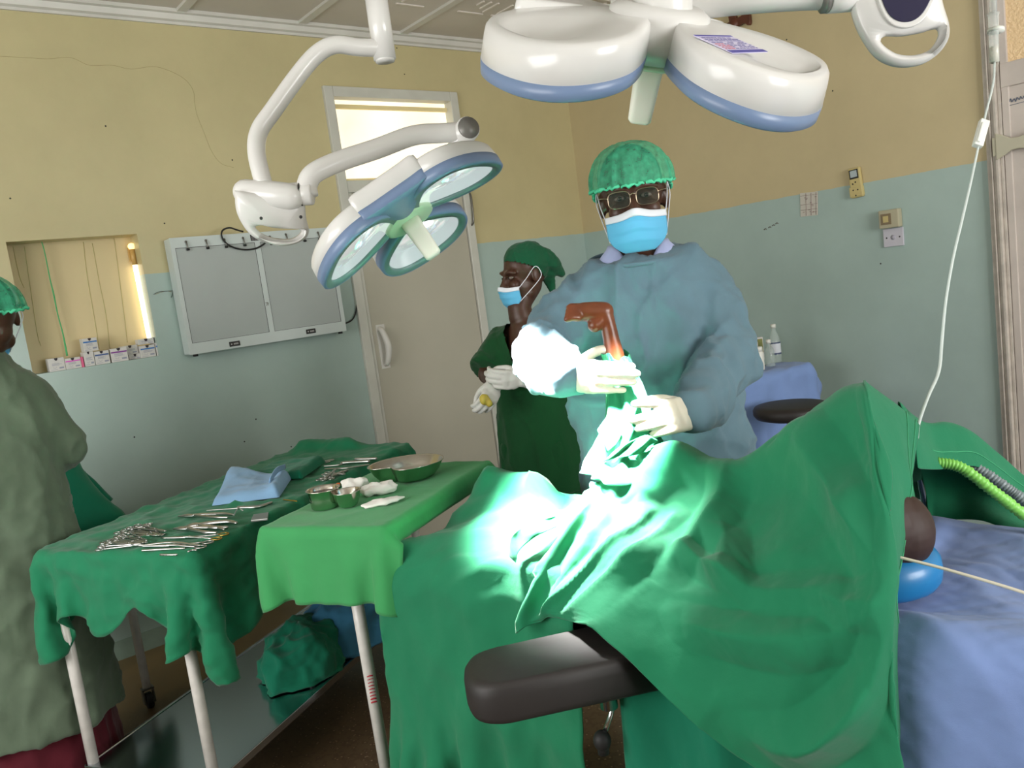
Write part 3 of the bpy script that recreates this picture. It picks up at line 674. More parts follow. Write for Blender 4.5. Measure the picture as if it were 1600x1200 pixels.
# sticker on the right petal: pale sheet, violet bars, lines of small print
ppx = math.cos(math.radians(330))*a2+math.sin(math.radians(330))*e2; ns = norm(n2-.17*ppx)
def on_top(px, py, lift=-.0862):
    r = ray(px, py); o = hub2+n2*lift+ppx*.04; t = ((o-CAM)@ns)/(r@ns); return CAM+t*r
cn = [on_top(1083, 56), on_top(1141, 57), on_top(1199, 82), on_top(1144, 84)]
stk = MB(); stk.prism(np.array(cn), (0, 0, 0), -ns*.0012); obj('sticker', stk, mat('sticker lilac', (206, 200, 226), .4), L2)
def lerp(u, v): return (cn[0]*(1-u)+cn[1]*u)*(1-v)+(cn[3]*(1-u)+cn[2]*u)*v
M_vio = mat('violet print', (76, 70, 160), .4)
for v0, v1 in ((0, .06), (.86, 1)): obj('sticker_bar', MB().prism(np.array([lerp(0, v0), lerp(1, v0), lerp(1, v1), lerp(0, v1)]), -ns*.0013, -ns*.0017), M_vio, L2)
tx = MB(); tr = MB(); rr = np.random.default_rng(4)
for i in range(8):
    v = .14+i*.088; u = .06
    while u < .92:
        wd_ = .03+.07*rr.random(); u2 = min(u+wd_, .95); tgt = tr if (u < .3 and i > 3) else tx
        tgt.prism(np.array([lerp(u, v), lerp(u2, v), lerp(u2, v+.03), lerp(u, v+.03)]), -ns*.0013, -ns*.0017); u = u2+.02+.02*rr.random()
        if u > .35 and rr.random() < .25: u += .1
obj('sticker_print', tx, mat('small print', (96, 92, 150), .5), L2); obj('sticker_red_print', tr, mat('small red print', (190, 90, 110), .5), L2)
SITE = PD(930, 735, 1.86)
def spot(name, loc, tgt, e, ang, blend, size):
    l = bpy.data.lights.new(name, 'SPOT'); l.energy = e; l.spot_size = math.radians(ang); l.spot_blend = blend; l.shadow_soft_size = size; l.color = (1, 1, .97)
    o = bpy.data.objects.new(name, l); COL.objects.link(o); o.location = tuple(loc); o.rotation_euler = Vector(np.array(tgt)-np.array(loc)).to_track_quat('-Z', 'Y').to_euler(); return o
spot('beam_of_left_lamp', hub+n*.15, PD(870, 740, 1.88), 1500, 46, 1, .06)
for q_ in (210, 330, 90): spot('core_of_left_lamp', hub+.19*(math.cos(math.radians(q_))*a+math.sin(math.radians(q_))*e)+n*.05, PD(912, 745, 1.9), 2300, 27, 1, .05)
spot('beam_of_right_lamp', hub2+n2*.15, PD(966, 775, 1.84), 8000, 14, 1, .06)
# ------------------------------------------------------------------ instrument trolley
M_pole = mat('white enamel tube', (214, 210, 204), .35, var=.1, vscale=30, coat=.2)
M_ss = mat('stainless sheet', (186, 190, 196), .16, metal=1, bump=(3, .05, .02))
M_inst = mat('instrument steel', (190, 190, 188), .28, metal=1)
M_gold = mat('gilt rings', (206, 168, 84), .3, metal=1)
M_rub = mat('black rubber', (28, 28, 28), .6)
TA = np.array([.315, 2.775, 0]); TL = norm([.866, .5, 0]); TW = norm([.5, -.866, 0]); tl, tw, tz = 1.29, .60, .875
def tp(u, v, z): return TA+TL*u+TW*v+np.array([0, 0, z])
tro = thing('instrument_trolley', 'white tubular trolley with a steel bottom shelf under the green instrument cloth', 'trolley', tp(tl/2, tw/2, 0), math.atan2(TL[1], TL[0]))
obj('table_top', MB().box(tp(tl/2, tw/2, tz-.016), (tl-.05, tw-.05, .024), ax=[TL, TW, (0, 0, 1)]), M_ss, tro, bevel=.006)
legs = [(.03, .03), (.03, tw-.10), (tl-.03, .03), (tl-.03, tw-.03)]
def caster(parent, p):
    c = MB(); c.tube([p+np.array([-.012, 0, .035]), p+np.array([.012, 0, .035])], .033, 18); w = obj('caster', c, M_rub, parent, bevel=.005)
    f_ = MB(); f_.box(p+np.array([-.019, 0, .055]), (.006, .03, .06)).box(p+np.array([.019, 0, .055]), (.006, .03, .06)).box(p+np.array([0, 0, .085]), (.046, .03, .008)); obj('fork', f_, M_steelw, w)
for i, (u, v) in enumerate(legs):
    lg = obj('leg', MB().tube([tp(u, v, .09), tp(u, v, tz-.02)], .0165, 16), M_pole, tro); caster(lg, tp(u, v, 0))
sh = MB(); sh.box(tp(tl/2, tw/2-.03, .195), (tl-.02, tw-.10, .004), ax=[TL, TW, (0, 0, 1)])
shf = obj('shelf', sh, M_ss, tro)
ed = MB()
for v in (.02, tw-.08): ed.box(tp(tl/2, v, .187), (tl-.02, .012, .026), ax=[TL, TW, (0, 0, 1)])
for u in (.01, tl-.01): ed.box(tp(u, tw/2-.03, .187), (.012, tw-.10, .026), ax=[TL, TW, (0, 0, 1)])
obj('shelf_edge', ed, M_ss, shf, bevel=.002)
# cloth over the trolley
G = sheet(tp(0, 0, 0), TL, TW, -.16, tl+.10, -.16, tw+.22, tz+.035, .021)
G[..., 2] += .010*vnoise(G, 9, 2); hemw(G, .30, 2)
colt = [c_box(tp(0, 0, 0), TL, TW, (0, 0, tz-.03), (tl, tw, tz), .014)]
hump = [c_cap(tp(tl-.05, .1, tz+.012), tp(tl-.05, tw-.28, tz+.012), .045)]
GT = sim(G, colt+hump, iters=150, grav=.0010, stretch=1.03, jit=.004, seed=4, fric=.75)
GT = wrinkle(upsample(GT), [(.11, .016, 3, (1, 1, .8)), (.05, .009, 4, (1, 1, 1)), (.028, .004, 6, (1, 1, 1))]); GT = wrinkle(GT, [(.06, .014, 8, (1, 1, .8)), (.032, .006, 9, (1, 1, 1))], w=np.clip((tz+.01-GT[..., 2])/.04, 0, 1))
tc = solo('instrument_cloth', MB().grid(GT), M_green, 'crumpled green cloth hanging over the edges of the instrument trolley', 'cloth', solid=.003, offset=-1)
def top_z(x, y, Gs):
    D = (Gs[..., 0]-x)**2+(Gs[..., 1]-y)**2; return Gs[..., 2].reshape(-1)[D.reshape(-1).argsort()[:4]].max()

# ------------------------------------------------------------------ mayo stand
MA = np.array([.88, 1.655, 0]); ML = norm([.88, .475, 0]); MW = norm([-.475, .88, 0]); ml, mw, mz = .62, .36, .962
def mp(u, v, z): return MA+ML*u+MW*v+np.array([0, 0, z])
may = thing('mayo_stand', 'cream tubular stand with splayed feet carrying the tray of bowls', 'stand', mp(.1, .2, 0), math.atan2(ML[1], ML[0]))
obj('tray', MB().box(mp(ml/2, mw/2, mz-.014), (ml-.04, mw-.04, .016), ax=[ML, MW, (0, 0, 1)]), M_ss, may, bevel=.005)
pb = np.array([.935, 1.955, 0])
po = obj('post', MB().tube([pb+np.array([0, 0, .03]), np.array([pb[0]-.02, pb[1]-.02, mz-.02])], .0165, 16), M_pole, may)
sk = MB(); q = pb+(np.array([-.02, -.02, mz-.02])-np.array([0, 0, .03]))*.48+np.array([0, 0, .03])
fv = norm(np.array([-q[0], -q[1], 0])); sd = np.cross(fv, [0, 0, 1])
for zz in np.linspace(-.04, .035, 9): sk.tube([q+fv*.0150+sd*(-.0076)+np.array([0, 0, zz]), q+fv*.0171+np.array([0, 0, zz+.002]), q+fv*.0150+sd*.0076+np.array([0, 0, zz])], .0022 if abs(zz) > .03 else .0014, 5, sub=3)
obj('red_sticker', sk, mat('red print', (186, 40, 56), .5), may)
obj('foot_bar', MB().tube([pb+np.array([0, 0, .03]), np.array([1.36, 2.50, .03])], .0155, 14, round_=True), M_pole, may)
obj('foot_bar', MB().tube([pb+np.array([.02, .02, .03]), np.array([1.33, 2.22, .03])], .0155, 14, round_=True), M_pole, may)
G = sheet(mp(0, 0, 0), ML, MW, -.165, ml+.05, -.045, mw+.05, mz+.02, .018)
G[..., 2] += .004*vnoise(G, 9, 5)
GM = sim(G, [c_box(mp(0, 0, 0), ML, MW, (0, 0, mz-.03), (ml, mw, mz), .012)], iters=140, grav=.0010, jit=.001, seed=6, fric=.8)
GM = wrinkle(upsample(GM), [(.14, .0045, 5, (1, 1, .6)), (.06, .002, 9, (1, 1, 1))])
mc = solo('tray_cloth', MB().grid(GM), M_green2, 'lighter green cloth with a hanging front flap on the tray stand', 'cloth', solid=.003, offset=-1)

# ------------------------------------------------------------------ second trolley behind the gowned assistant
BA = np.array([.11, 3.26, 0]); BL = norm([.97, .24, 0]); BW = norm([-.24, .97, 0]); bl_, bw_, bz_ = .62, .52, .80
def bp_(u, v, z): return BA+BL*u+BW*v+np.array([0, 0, z])
t2 = thing('side_trolley', 'white tubular trolley with a lower shelf beside the left wall assistant', 'trolley', bp_(bl_/2, bw_/2, 0), math.atan2(BL[1], BL[0]))
obj('table_top', MB().box(bp_(bl_/2, bw_/2, bz_-.012), (bl_, bw_, .024), ax=[BL, BW, (0, 0, 1)]), M_ss, t2, bevel=.006)
for u, v in ((.03, .03), (bl_-.03, .03), (.03, bw_-.03), (bl_-.03, bw_-.03)):
    lg = obj('leg', MB().tube([bp_(u, v, .09), bp_(u, v, bz_-.02)], .0165, 16), M_pole, t2); caster(lg, bp_(u, v, 0))
s2 = obj('shelf', MB().box(bp_(bl_/2, bw_/2, .50), (bl_-.04, bw_-.04, .004), ax=[BL, BW, (0, 0, 1)]), M_ss, t2)
ed = MB()
for v in (.03, bw_-.03): ed.box(bp_(bl_/2, v, .494), (bl_-.03, .012, .03), ax=[BL, BW, (0, 0, 1)])
for u in (.03, bl_-.03): ed.box(bp_(u, bw_/2, .494), (.012, bw_-.03, .03), ax=[BL, BW, (0, 0, 1)])
obj('shelf_edge', ed, M_ss, s2, bevel=.002)
# green covered bundle on it
G = sheet(bp_(0, 0, 0), BL, BW, -.24, bl_+.20, -.30, bw_+.22, bz_+.40, .028)
colb = [c_box(bp_(0, 0, 0), BL, BW, (0, 0, bz_-.03), (bl_, bw_, bz_), .014), c_cap(bp_(.20, .24, bz_+.19), bp_(.43, .24, bz_+.18), .16), c_cap(bp_(.3, .16, bz_+.06), bp_(.54, .30, bz_+.05), .10)]
GB = sim(G, colb, iters=170, grav=.0012, jit=.004, seed=9, fric=.5)
GB = wrinkle(upsample(GB), [(.16, .012, 15, (1, 1, .6)), (.07, .004, 19, (1, 1, 1))])
solo('covered_bundle', MB().grid(GB), M_green3, 'dark green cloth heaped over a rounded bundle on the side trolley', 'cloth', solid=.003, offset=-1)

# ------------------------------------------------------------------ operating table
def bt_(t, s, z): return np.array([.89+.25*t+.97*s, 1.6-.97*t+.25*s, z])
BT = norm([.25, -.97, 0]); BS = norm([.97, .25, 0]); bedw, bedl, bedz = .55, 1.9, .86
M_vinyl = mat('black vinyl pad', (40, 36, 35), .55, bump=(60, .1, .002), var=.1, vscale=14)
M_chr = mat('chrome', (200, 200, 200), .15, metal=1)
ot = thing('operating_table', 'operating table under the green drapes with a black padded arm board sticking out', 'table', bt_(.95, .27, 0), math.atan2(BT[1], BT[0]))
obj('mattress', MB().box(bt_(bedl/2-.06, bedw/2, .815), (bedl+.12, bedw, .08), ax=[BT, BS, (0, 0, 1)]), M_vinyl, ot, bevel=.025)
obj('bed_frame', MB().box(bt_(bedl/2-.06, bedw/2, .75), (bedl+.06, bedw-.06, .05), ax=[BT, BS, (0, 0, 1)]), M_steelw, ot, bevel=.006)
obj('column', MB().box(bt_(.95, .30, .40), (.34, .28, .66), ax=[BT, BS, (0, 0, 1)]), M_white, ot, bevel=.02)
obj('base', MB().box(bt_(1.0, .30, .05), (.95, .42, .08), ax=[BT, BS, (0, 0, 1)]), M_white, ot, bevel=.02)
# arm board, angled out towards the camera's left
AB = np.array([.748+.006, 1.165, .795]); ad_ = norm(np.array([1.04, 1.012, 0])-np.array([.754, 1.165, 0])); aw_ = norm(np.cross([0, 0, 1], ad_))
L_ = .40; hwid = .078; ol = []
for t in np.linspace(PI/2, 3*PI/2, 17): 
    cx, sy = math.cos(t), math.sin(t); ol.append((.055+.075*np.sign(cx)*abs(cx)**.75, hwid*np.sign(sy)*abs(sy)**.75))
ol = [(L_, hwid*1.05)]+ol+[(L_, -hwid*1.05)]
ol = np.array(ol)
def AO(z, g=0.0):
    c = np.array([L_*.5, 0]); P = ol.copy(); d = P-c; P = c+d*(1-g/np.maximum(np.linalg.norm(d, axis=1), .05))[:, None]
    return AB*[1, 1, 0]+P[:, :1]*ad_+P[:, 1:2]*aw_+np.array([0, 0, z])
arm = MB(); arm.loft([AO(.752, .012), AO(.756, .003), AO(.765, 0), AO(.800, 0), AO(.815, .003), AO(.824, .011), AO(.827, .022)])
arm_o = obj('arm_board', arm, M_vinyl, ot)
dots = MB(); dots.ell(PD(813, 1047, 1.42), (.002,)*3, seg=8, rings=6)
bq = PD(944, 1040, 1.50)
obj('post', MB().tube([np.array([bq[0], bq[1], .80]), np.array([bq[0], bq[1], .70])], .0165, 18).tube([np.array([bq[0], bq[1], .75]), np.array([bq[0], bq[1], .748])], .018, 18), M_chr, ot)
kq = PD(941, 1157, 1.52)
lv = obj('clamp_lever', MB().tube([np.array([bq[0]+.03, bq[1], .74]), kq*.5+np.array([bq[0]+.03, bq[1], .72])*.5, kq], .005, 8), M_chr, ot)
obj('knob', MB().ell(kq, (.017, .017, .02), seg=16, rings=10).tube([kq, kq+np.array([0, 0, -.026])], .011, 12), M_rub, lv)
# ------------------------------------------------------------------ drapes on the operating table
ORG = bt_(0, 0, 0)
bed_c = c_box(ORG, BT, BS, (-.12, 0, .60), (bedl, bedw, bedz), .012)
pad_c = c_box(ORG, BT, BS, (-.08, .03, .80), (.40, .50, .885), .02)
# foot-end drape
G = sheet(ORG, BT, BS, -.60, .50, -.47, .85, .985, .022); hemw(G, .1, 8); G[..., 2] += .012*vnoise(G, 4, 3)
nu, nv = G.shape[:2]; uu = np.linspace(-.60, .50, nu)[:, None]*np.ones((1, nv)); vv = np.linspace(-.47, .85, nv)[None]*np.ones((nu, 1))
pinm = (uu > .25) & (vv > .12) & (vv < .44); G[..., 2][pinm] = .945
leg2 = c_cap(bt_(-.02, .38, .96), bt_(.6, .34, .98), .06)
GF = sim(G, [bed_c, pad_c, leg2, c_cap(bt_(-.03, .25, .90), bt_(-.02, .46, .93), .05), c_cap(bt_(.12, .14, .90), bt_(.4, .2, .92), .04)], iters=230, grav=.0013, jit=.006, seed=12, fric=.5, pin=pinm)
GF = wrinkle(upsample(GF), [(.20, .045, 31, (1, 1, .4)), (.08, .014, 33, (1, 1, .6)), (.04, .004, 35, (1, 1, .8))])
solo('foot_drape', MB().grid(GF), M_green, 'green surgical sheet hanging to near the floor over the foot end of the operating table', 'drape', solid=.003, offset=-1)

# body drape: over the child, the armboard root and the screen bar
PR = lambda L: [PD(*q) for q in L]
rows = [
 [bt_(.30, .66, .55), bt_(.30, .60, .85)] + PR([(972, 722, 1.83), (925, 765, 1.78), (878, 825, 1.72), (842, 885, 1.67), (818, 935, 1.64), (806, 968, 1.635), (803, 990, 1.635)]),
 [bt_(.40, .66, .55), bt_(.40, .60, .87)] + PR([(1000, 708, 1.80), (970, 765, 1.735), (935, 828, 1.675), (905, 880, 1.635), (885, 920, 1.61), (872, 950, 1.595), (868, 962, 1.585)]),
 [bt_(.52, .66, .55), bt_(.52, .60, .90)] + PR([(1058, 690, 1.77), (1050, 760, 1.69), (1035, 830, 1.62), (1010, 890, 1.56), (990, 940, 1.51), (972, 985, 1.455), (962, 1014, 1.425)]),
 [bt_(.62, .66, .55), bt_(.62, .60, .90)] + PR([(1105, 714, 1.72), (1110, 780, 1.62), (1105, 850, 1.54), (1090, 920, 1.48), (1070, 990, 1.42), (1052, 1045, 1.39), (1040, 1088, 1.385)]),
 [bt_(.72, .66, .55), bt_(.72, .60, .92)] + PR([(1165, 714, 1.66), (1180, 790, 1.54), (1180, 870, 1.45), (1170, 950, 1.385), (1150, 1030, 1.355), (1130, 1095, 1.35), (1115, 1150, 1.355)]),
 [bt_(.84, .66, .60), bt_(.84, .58, 1.02)] + PR([(1250, 652, 1.55), (1262, 760, 1.43), (1262, 870, 1.345), (1255, 970, 1.29), (1240, 1070, 1.275), (1222, 1150, 1.285), (1205, 1225, 1.30)]),
 PR([(1312, 760, 1.85), (1312, 640, 1.62)]) + PR([(1310, 618, 1.45), (1330, 740, 1.34), (1336, 870, 1.265), (1334, 980, 1.225), (1328, 1090, 1.22), (1318, 1190, 1.23), (1310, 1290, 1.245)]),
 PR([(1352, 760, 1.85), (1352, 630, 1.58)]) + PR([(1350, 604, 1.39), (1372, 720, 1.285), (1391, 850, 1.218), (1389, 975, 1.178), (1390, 1090, 1.183), (1400, 1190, 1.193), (1408, 1290, 1.205)]),
 PR([(1356, 760, 1.85), (1356, 630, 1.58)]) + PR([(1354, 603, 1.40), (1377, 720, 1.295), (1397, 850, 1.226), (1393, 975, 1.186), (1394, 1090, 1.19), (1404, 1190, 1.2), (1412, 1290, 1.21)]),
 PR([(1400, 770, 1.85), (1398, 665, 1.62)]) + PR([(1396, 630, 1.47), (1408, 705, 1.37), (1410, 790, 1.31), (1404, 870, 1.275), (1399, 950, 1.255), (1404, 1150, 1.24), (1410, 1290, 1.24)]),
 PR([(1440, 780, 1.85), (1439, 692, 1.64)]) + PR([(1437, 664, 1.50), (1431, 730, 1.42), (1418, 805, 1.355), (1403, 870, 1.31), (1397, 950, 1.275), (1409, 1120, 1.26), (1414, 1290, 1.26)]),
]
G = net(rows, 12, 11)
n_, m_ = G.shape[:2]
att = np.full((n_, m_), .05); att[:, 24:28] = .3; att[-14:] = .3; att[74:100] = .2
# pleats gathered along the left edge, and long creases of a sheet that was folded square
N = gnormals(G); N = np.where((N@(-_F))[..., None] < 0, -N, N)
I, J = np.meshgrid(np.arange(n_), np.arange(m_), indexing='ij')
pl = np.exp(-(I/13.)**2)*np.sin(I*.85+.5*np.sin(J*.10))*.009*np.clip((J-24)/20., 0, 1)
G = G+N*pl[..., None]
GC = relax(G, slack=.012, iters=60, attach=.05, jitter=.003, bend=.5, seed=3, att_w=att)
def crease(G, a, b, amp, wd=1.2, both=True):
    """a sharp fold line between two grid positions (row, column in 0..1)"""
    n_, m_ = G.shape[:2]; A = np.array([a[0]*(n_-1), a[1]*(m_-1)]); B = np.array([b[0]*(n_-1), b[1]*(m_-1)]); d = B-A; L = np.linalg.norm(d)
    I, J = np.meshgrid(np.arange(n_), np.arange(m_), indexing='ij'); Q = np.stack([I-A[0], J-A[1]], -1); t = np.clip((Q@d)/L**2, 0, 1); ds = np.linalg.norm(Q-t[..., None]*d, axis=-1)
    return G+NS*(amp*np.clip((.74-I/n_)/.12, 0, 1)*np.clip(1-ds/(wd*5), 0, 1)*np.sin(np.pi*np.clip(t*.94+.03, 0, 1))**.4)[..., None]
N = gnormals(GC); wm_ = np.clip((np.arange(m_)[None]-22)/16., 0, 1)*(1-.85*np.exp(-((np.arange(n_)[:, None]-92)/11.)**2)); site = np.exp(-(np.arange(n_)[:, None]/26.)**2-((np.arange(m_)[None]-30)/16.)**2)
GC = upsample(GC); wm_ = np.kron(wm_, np.ones((2, 2)))[:GC.shape[0], :GC.shape[1]]; site = np.kron(site, np.ones((2, 2)))[:GC.shape[0], :GC.shape[1]]
GC = wrinkle(GC, [(.26, .045, 41, (1, 1, .8)), (.13, .017, 42, (1, 1, .8)), (.05, .004, 47, (1, 1, 1))], face=-_F, w=wm_)
GC = wrinkle(GC, [(.05, .016, 43, (1, 1, 1)), (.03, .007, 44, (1, 1, 1))], face=-_F, w=site)
for _ in range(6): GC[1:-1, 1:-1] = .5*GC[1:-1, 1:-1]+.125*(GC[:-2, 1:-1]+GC[2:, 1:-1]+GC[1:-1, :-2]+GC[1:-1, 2:])
n_, m_ = GC.shape[:2]; NS = GC.copy()
for _ in range(40): NS[1:-1, 1:-1] = (NS[:-2, 1:-1]+NS[2:, 1:-1]+NS[1:-1, :-2]+NS[1:-1, 2:])/4
NS = gnormals(NS); NS = np.where((NS@(-_F))[..., None] < 0, -NS, NS)
for a, b, amp, wd in [((.50, .30), (.70, .56), .016, 2.6), ((.70, .28), (.72, .62), .012, 2.), ((.55, .58), (.74, .60), .014, 1.8), ((.74, .60), (.52, .88), .016, 2.6), ((.36, .30), (.24, .62), .014, 2.2),
                      ((.26, .56), (.42, .60), .012, 1.6), ((.42, .60), (.56, .56), .008, 1.8), ((.30, .74), (.52, .66), .014, 2.2), ((.52, .66), (.7, .6), .01, 2), ((.46, .92), (.66, .74), .010, 2.5), ((.80, .35), (.6, .42), .006, 2), ((.78, .55), (.66, .62), .006, 1.5), ((.78, .60), (.66, .68), .005, 1.5), ((.34, .45), (.38, .60), .012, 2.2), ((.22, .45), (.12, .95), .012, 1.6), ((.17, .45), (.07, .95), .012, 1.4)]:
    GC = crease(GC, a, b, amp*2.6, wd*1.0)
mk = np.exp(-((np.arange(n_)[:, None]-184)/12.)**2)[1:-1, :, None]*np.ones((1, m_-2, 1))
for _ in range(14): GC[1:-1, 1:-1] += .5*mk*(.5*(GC[1:-1, :-2]+GC[1:-1, 2:])-GC[1:-1, 1:-1])
bdo = solo('body_drape', MB().grid(GC), M_green, 'large creased green sheet tented to a peak over the patient beside the arm board', 'drape', solid=.003, offset=0)

M_seam = mat('seam stitching', (70, 164, 118), .8)
for r_ in (-5, -13):
    Q = GC[r_, 44:150]+NS[r_, 44:150]*.0022; obj('seam', MB().tube(Q, .0009, 5), M_seam, bdo)
# lower sheet hanging behind the arm board
rows = [[bt_(t, s+.012*math.sin(t*40), z) for s, z in ((.10, .885), (.03, .88), (-.035, .84), (-.04, .70), (-.045, .5), (-.05, .3), (-.05, .12))] for t in (.555, .59, .65, .70, .75, .80, .85, .90, .95, 1.0)]
GU = relax(net(rows, 6, 8), slack=.02, iters=40, attach=.05, jitter=.004, bend=.4, seed=8)
GU = wrinkle(GU, [(.16, .012, 51, (1, 1, .35)), (.06, .003, 52, (1, 1, .6))], face=-_F)
solo('under_drape', MB().grid(GU), M_green3, 'dark green sheet hanging straight down behind the arm board clamp', 'drape', solid=.003, offset=-1)

# anaesthetic screen that holds the tent up
sb0, sb1 = PD(1353, 606, 1.42)-np.array([0, 0, .02]), PD(1425, 690, 1.66)
scn = thing('anaesthesia_screen', 'steel screen bar hidden under the peak of the green tent', 'frame', bt_(1.0, .62, 0), 0)
obj('bar', MB().tube([sb0, sb0*.8+sb1*.2, sb1, PD(1436, 740, 1.78), bt_(1.0, .61, .72)], .008, 10, sub=5), M_chr, scn)

# head-end drape with the cavity where the hoses run
rows = [
 [PD(1452, 818, 1.76), PD(1440, 745, 1.77), PD(1402, 630, 1.55), PD(1424, 680, 1.50), PD(1432, 733, 1.47)],
 [PD(1462, 815, 1.76), PD(1462, 745, 1.77), PD(1442, 661, 1.62), PD(1456, 700, 1.57), PD(1462, 735, 1.54)],
 [PD(1500, 812, 1.73), PD(1492, 750, 1.76), PD(1478, 662, 1.655), PD(1486, 702, 1.60), PD(1490, 732, 1.575)],
 [PD(1535, 814, 1.68), PD(1522, 752, 1.74), PD(1516, 677, 1.67), PD(1518, 706, 1.63), PD(1520, 731, 1.605)],
 [PD(1575, 828, 1.62), PD(1560, 775, 1.70), PD(1560, 712, 1.69), PD(1560, 732, 1.655), PD(1560, 747, 1.635)],
 [PD(1610, 834, 1.60), PD(1600, 800, 1.66), PD(1602, 747, 1.70), PD(1603, 762, 1.68), PD(1604, 774, 1.66)],
 [PD(1690, 850, 1.58), PD(1690, 835, 1.62), PD(1690, 812, 1.68), PD(1690, 820, 1.67), PD(1690, 826, 1.66)]]
GH = relax(net(rows, 7, 7), slack=.006, iters=30, attach=.15, jitter=.002, bend=.4, seed=5)
GH = wrinkle(GH, [(.14, .008, 53, (1, 1, 1)), (.05, .002, 54, (1, 1, 1))], face=-_F)
hdo = solo('head_drape', MB().grid(GH), M_green, 'green sheet arching over the hoses at the head end of the operating table', 'drape', solid=.003, subsurf=1, offset=0)
Q = GH[6:, -7]; Q = Q-_F*.003; obj('seam', MB().tube(Q, .0009, 5), M_seam, hdo)

rc0 = np.array([1.292, .695, .90])
# pale blue bed sheet
rows = [[bt_(t, s, z) for s, z in ((-.03, .25), (-.03, .45), (-.025, .65), (-.015, .82), (.02, .885), (.12, .885), (.26, .885), (.40, .885), (.53, .885), (.575, .80), (.58, .6))] for t in np.linspace(.86, 1.95, 9)]
G = net(rows, 12, 8); 
D = np.linalg.norm(G-np.array([1.33, .64, .88]), axis=-1)
h = .018*vnoise(G*np.array([1, .6, .3]), 5, 61) + .012*np.maximum(ridge(G*np.array([.7, 1, .4])+.1*vnoise(G, 3, 65)[..., None], 4.5, 63), 0)**2
N = gnormals(G); N = np.where(N[..., 2:] < -.05, -N, N); N = np.where(((N@np.array([-.97, -.25, 0])) < 0)[..., None] & (np.abs(N[..., 2:]) < .3), -N, N)
G = G+N*(h*np.clip((D-.09)/.08, 0, 1))[..., None]
GS = relax(G, slack=.012, iters=50, attach=.06, jitter=.004, bend=.6, seed=15)
GS = wrinkle(upsample(GS), [(.20, .026, 55, (1, .6, .7)), (.09, .008, 56, (1, .7, 1))], face=np.array([-.5, -.2, .8]), w=np.clip((np.linalg.norm(upsample(GS)-rc0, axis=-1)-.09)/.08, 0, 1))
solo('bed_sheet', MB().grid(GS), M_blue, 'rumpled pale blue sheet covering the head end of the operating table', 'sheet', solid=.003, offset=1)

# ring pillow
M_ring = mat('blue gel', (30, 118, 176), .35, coat=.2, var=.05)
rc = np.array([1.292, .695, .935]); rp = MB(); A = np.linspace(0, 2*PI, 33)[:-1]; B_ = np.linspace(0, 2*PI, 17)[:-1]
rings = []
for a in A:
    d = np.array([math.cos(a), math.sin(a), 0]); rings.append([rc+d*(.068+.036*np.sign(math.cos(q))*abs(math.cos(q))**.8)+np.array([0, 0, .036*np.sign(math.sin(q))*abs(math.sin(q))**.8]) for q in B_])
rp.loft(rings, closed=True, cap=False); solo('ring_pillow', rp, M_ring, 'blue gel ring pillow under the patient\'s head', 'pillow')

# hoses and lead
def hose(name, pts, r, m, label):
    P = catmull(np.array([PD(*q) for q in pts]), 26); k = np.arange(len(P)); rr = r*(1+.10*np.sign(np.sin(k*PI/1.5)))
    q = MB(); q.tube(P, rr, 14, smooth=True); return solo(name, q, m, label, 'hose', 'breathing hoses')
hose('breathing_hose', [(1455, 722, 1.56), (1500, 730, 1.545), (1550, 766, 1.53), (1605, 808, 1.53), (1690, 868, 1.53)], .0105, mat('lime green hose', (132, 206, 92), .4), 'lime green corrugated breathing hose under the head-end drape')
hose('breathing_hose', [(1490, 715, 1.64), (1535, 738, 1.61), (1575, 765, 1.585), (1610, 790, 1.57), (1690, 850, 1.56)], .0115, mat('grey hose', (126, 138, 142), .4), 'grey corrugated breathing hose behind the lime green one')
solo('lead_wire', MB().tube([PD(1375, 862, 1.285), PD(1402, 870, 1.27), PD(1480, 890, 1.25), PD(1600, 926, 1.20), PD(1690, 960, 1.16)], .0026, 8, sub=6), mat('cream lead', (206, 200, 182), .4), 'thin cream monitor lead crossing the blue sheet beside the ring pillow', 'cable')
# ------------------------------------------------------------------ the child on the table
M_skin = mat('dark brown skin', (52, 31, 24), .62, var=.12, vscale=20, bump=(120, .08, .002))
M_skin_iod = mat('antiseptic stained skin', (112, 58, 32), .34, var=.25, vscale=22, bump=(90, .1, .002), coat=.12)
pt = thing('person', 'small patient lying under green drapes with one bare foot held up', 'person', bt_(.7, .27, bedz))
bd = MB()
dL = 1.82
hip = bt_(.52, .32, .93); exitp = PD(982, 690, dL)
bd.tube([bt_(.98, .20, .975), bt_(.90, .22, .965), bt_(.80, .25, .96), bt_(.66, .28, .955), bt_(.52, .29, .945)], [.035, .058, .075, .07, .07], 18, sub=4, round_=True)
hc = np.array([1.268, .685, 1.015])
bd.ell(hc, (.070, .082, .080)); bd.ell(hc+np.array([.02, -.03, -.01]), (.062, .062, .068)); bd.tube([hc, bt_(.93, .21, .97)], [.035, .036], 14)
# raised leg
P = [hip, PD(1000, 740, dL), exitp, PD(972, 610, dL), PD(961, 560, dL), PD(955, 530, dL-.003), PD(950, 508, dL-.005), PD(944, 491, dL-.006)]
bd.tube(P, [.055, .05, .036, .025, .0225, .0182, .0176, .0205], 18, sub=4, round_=True)
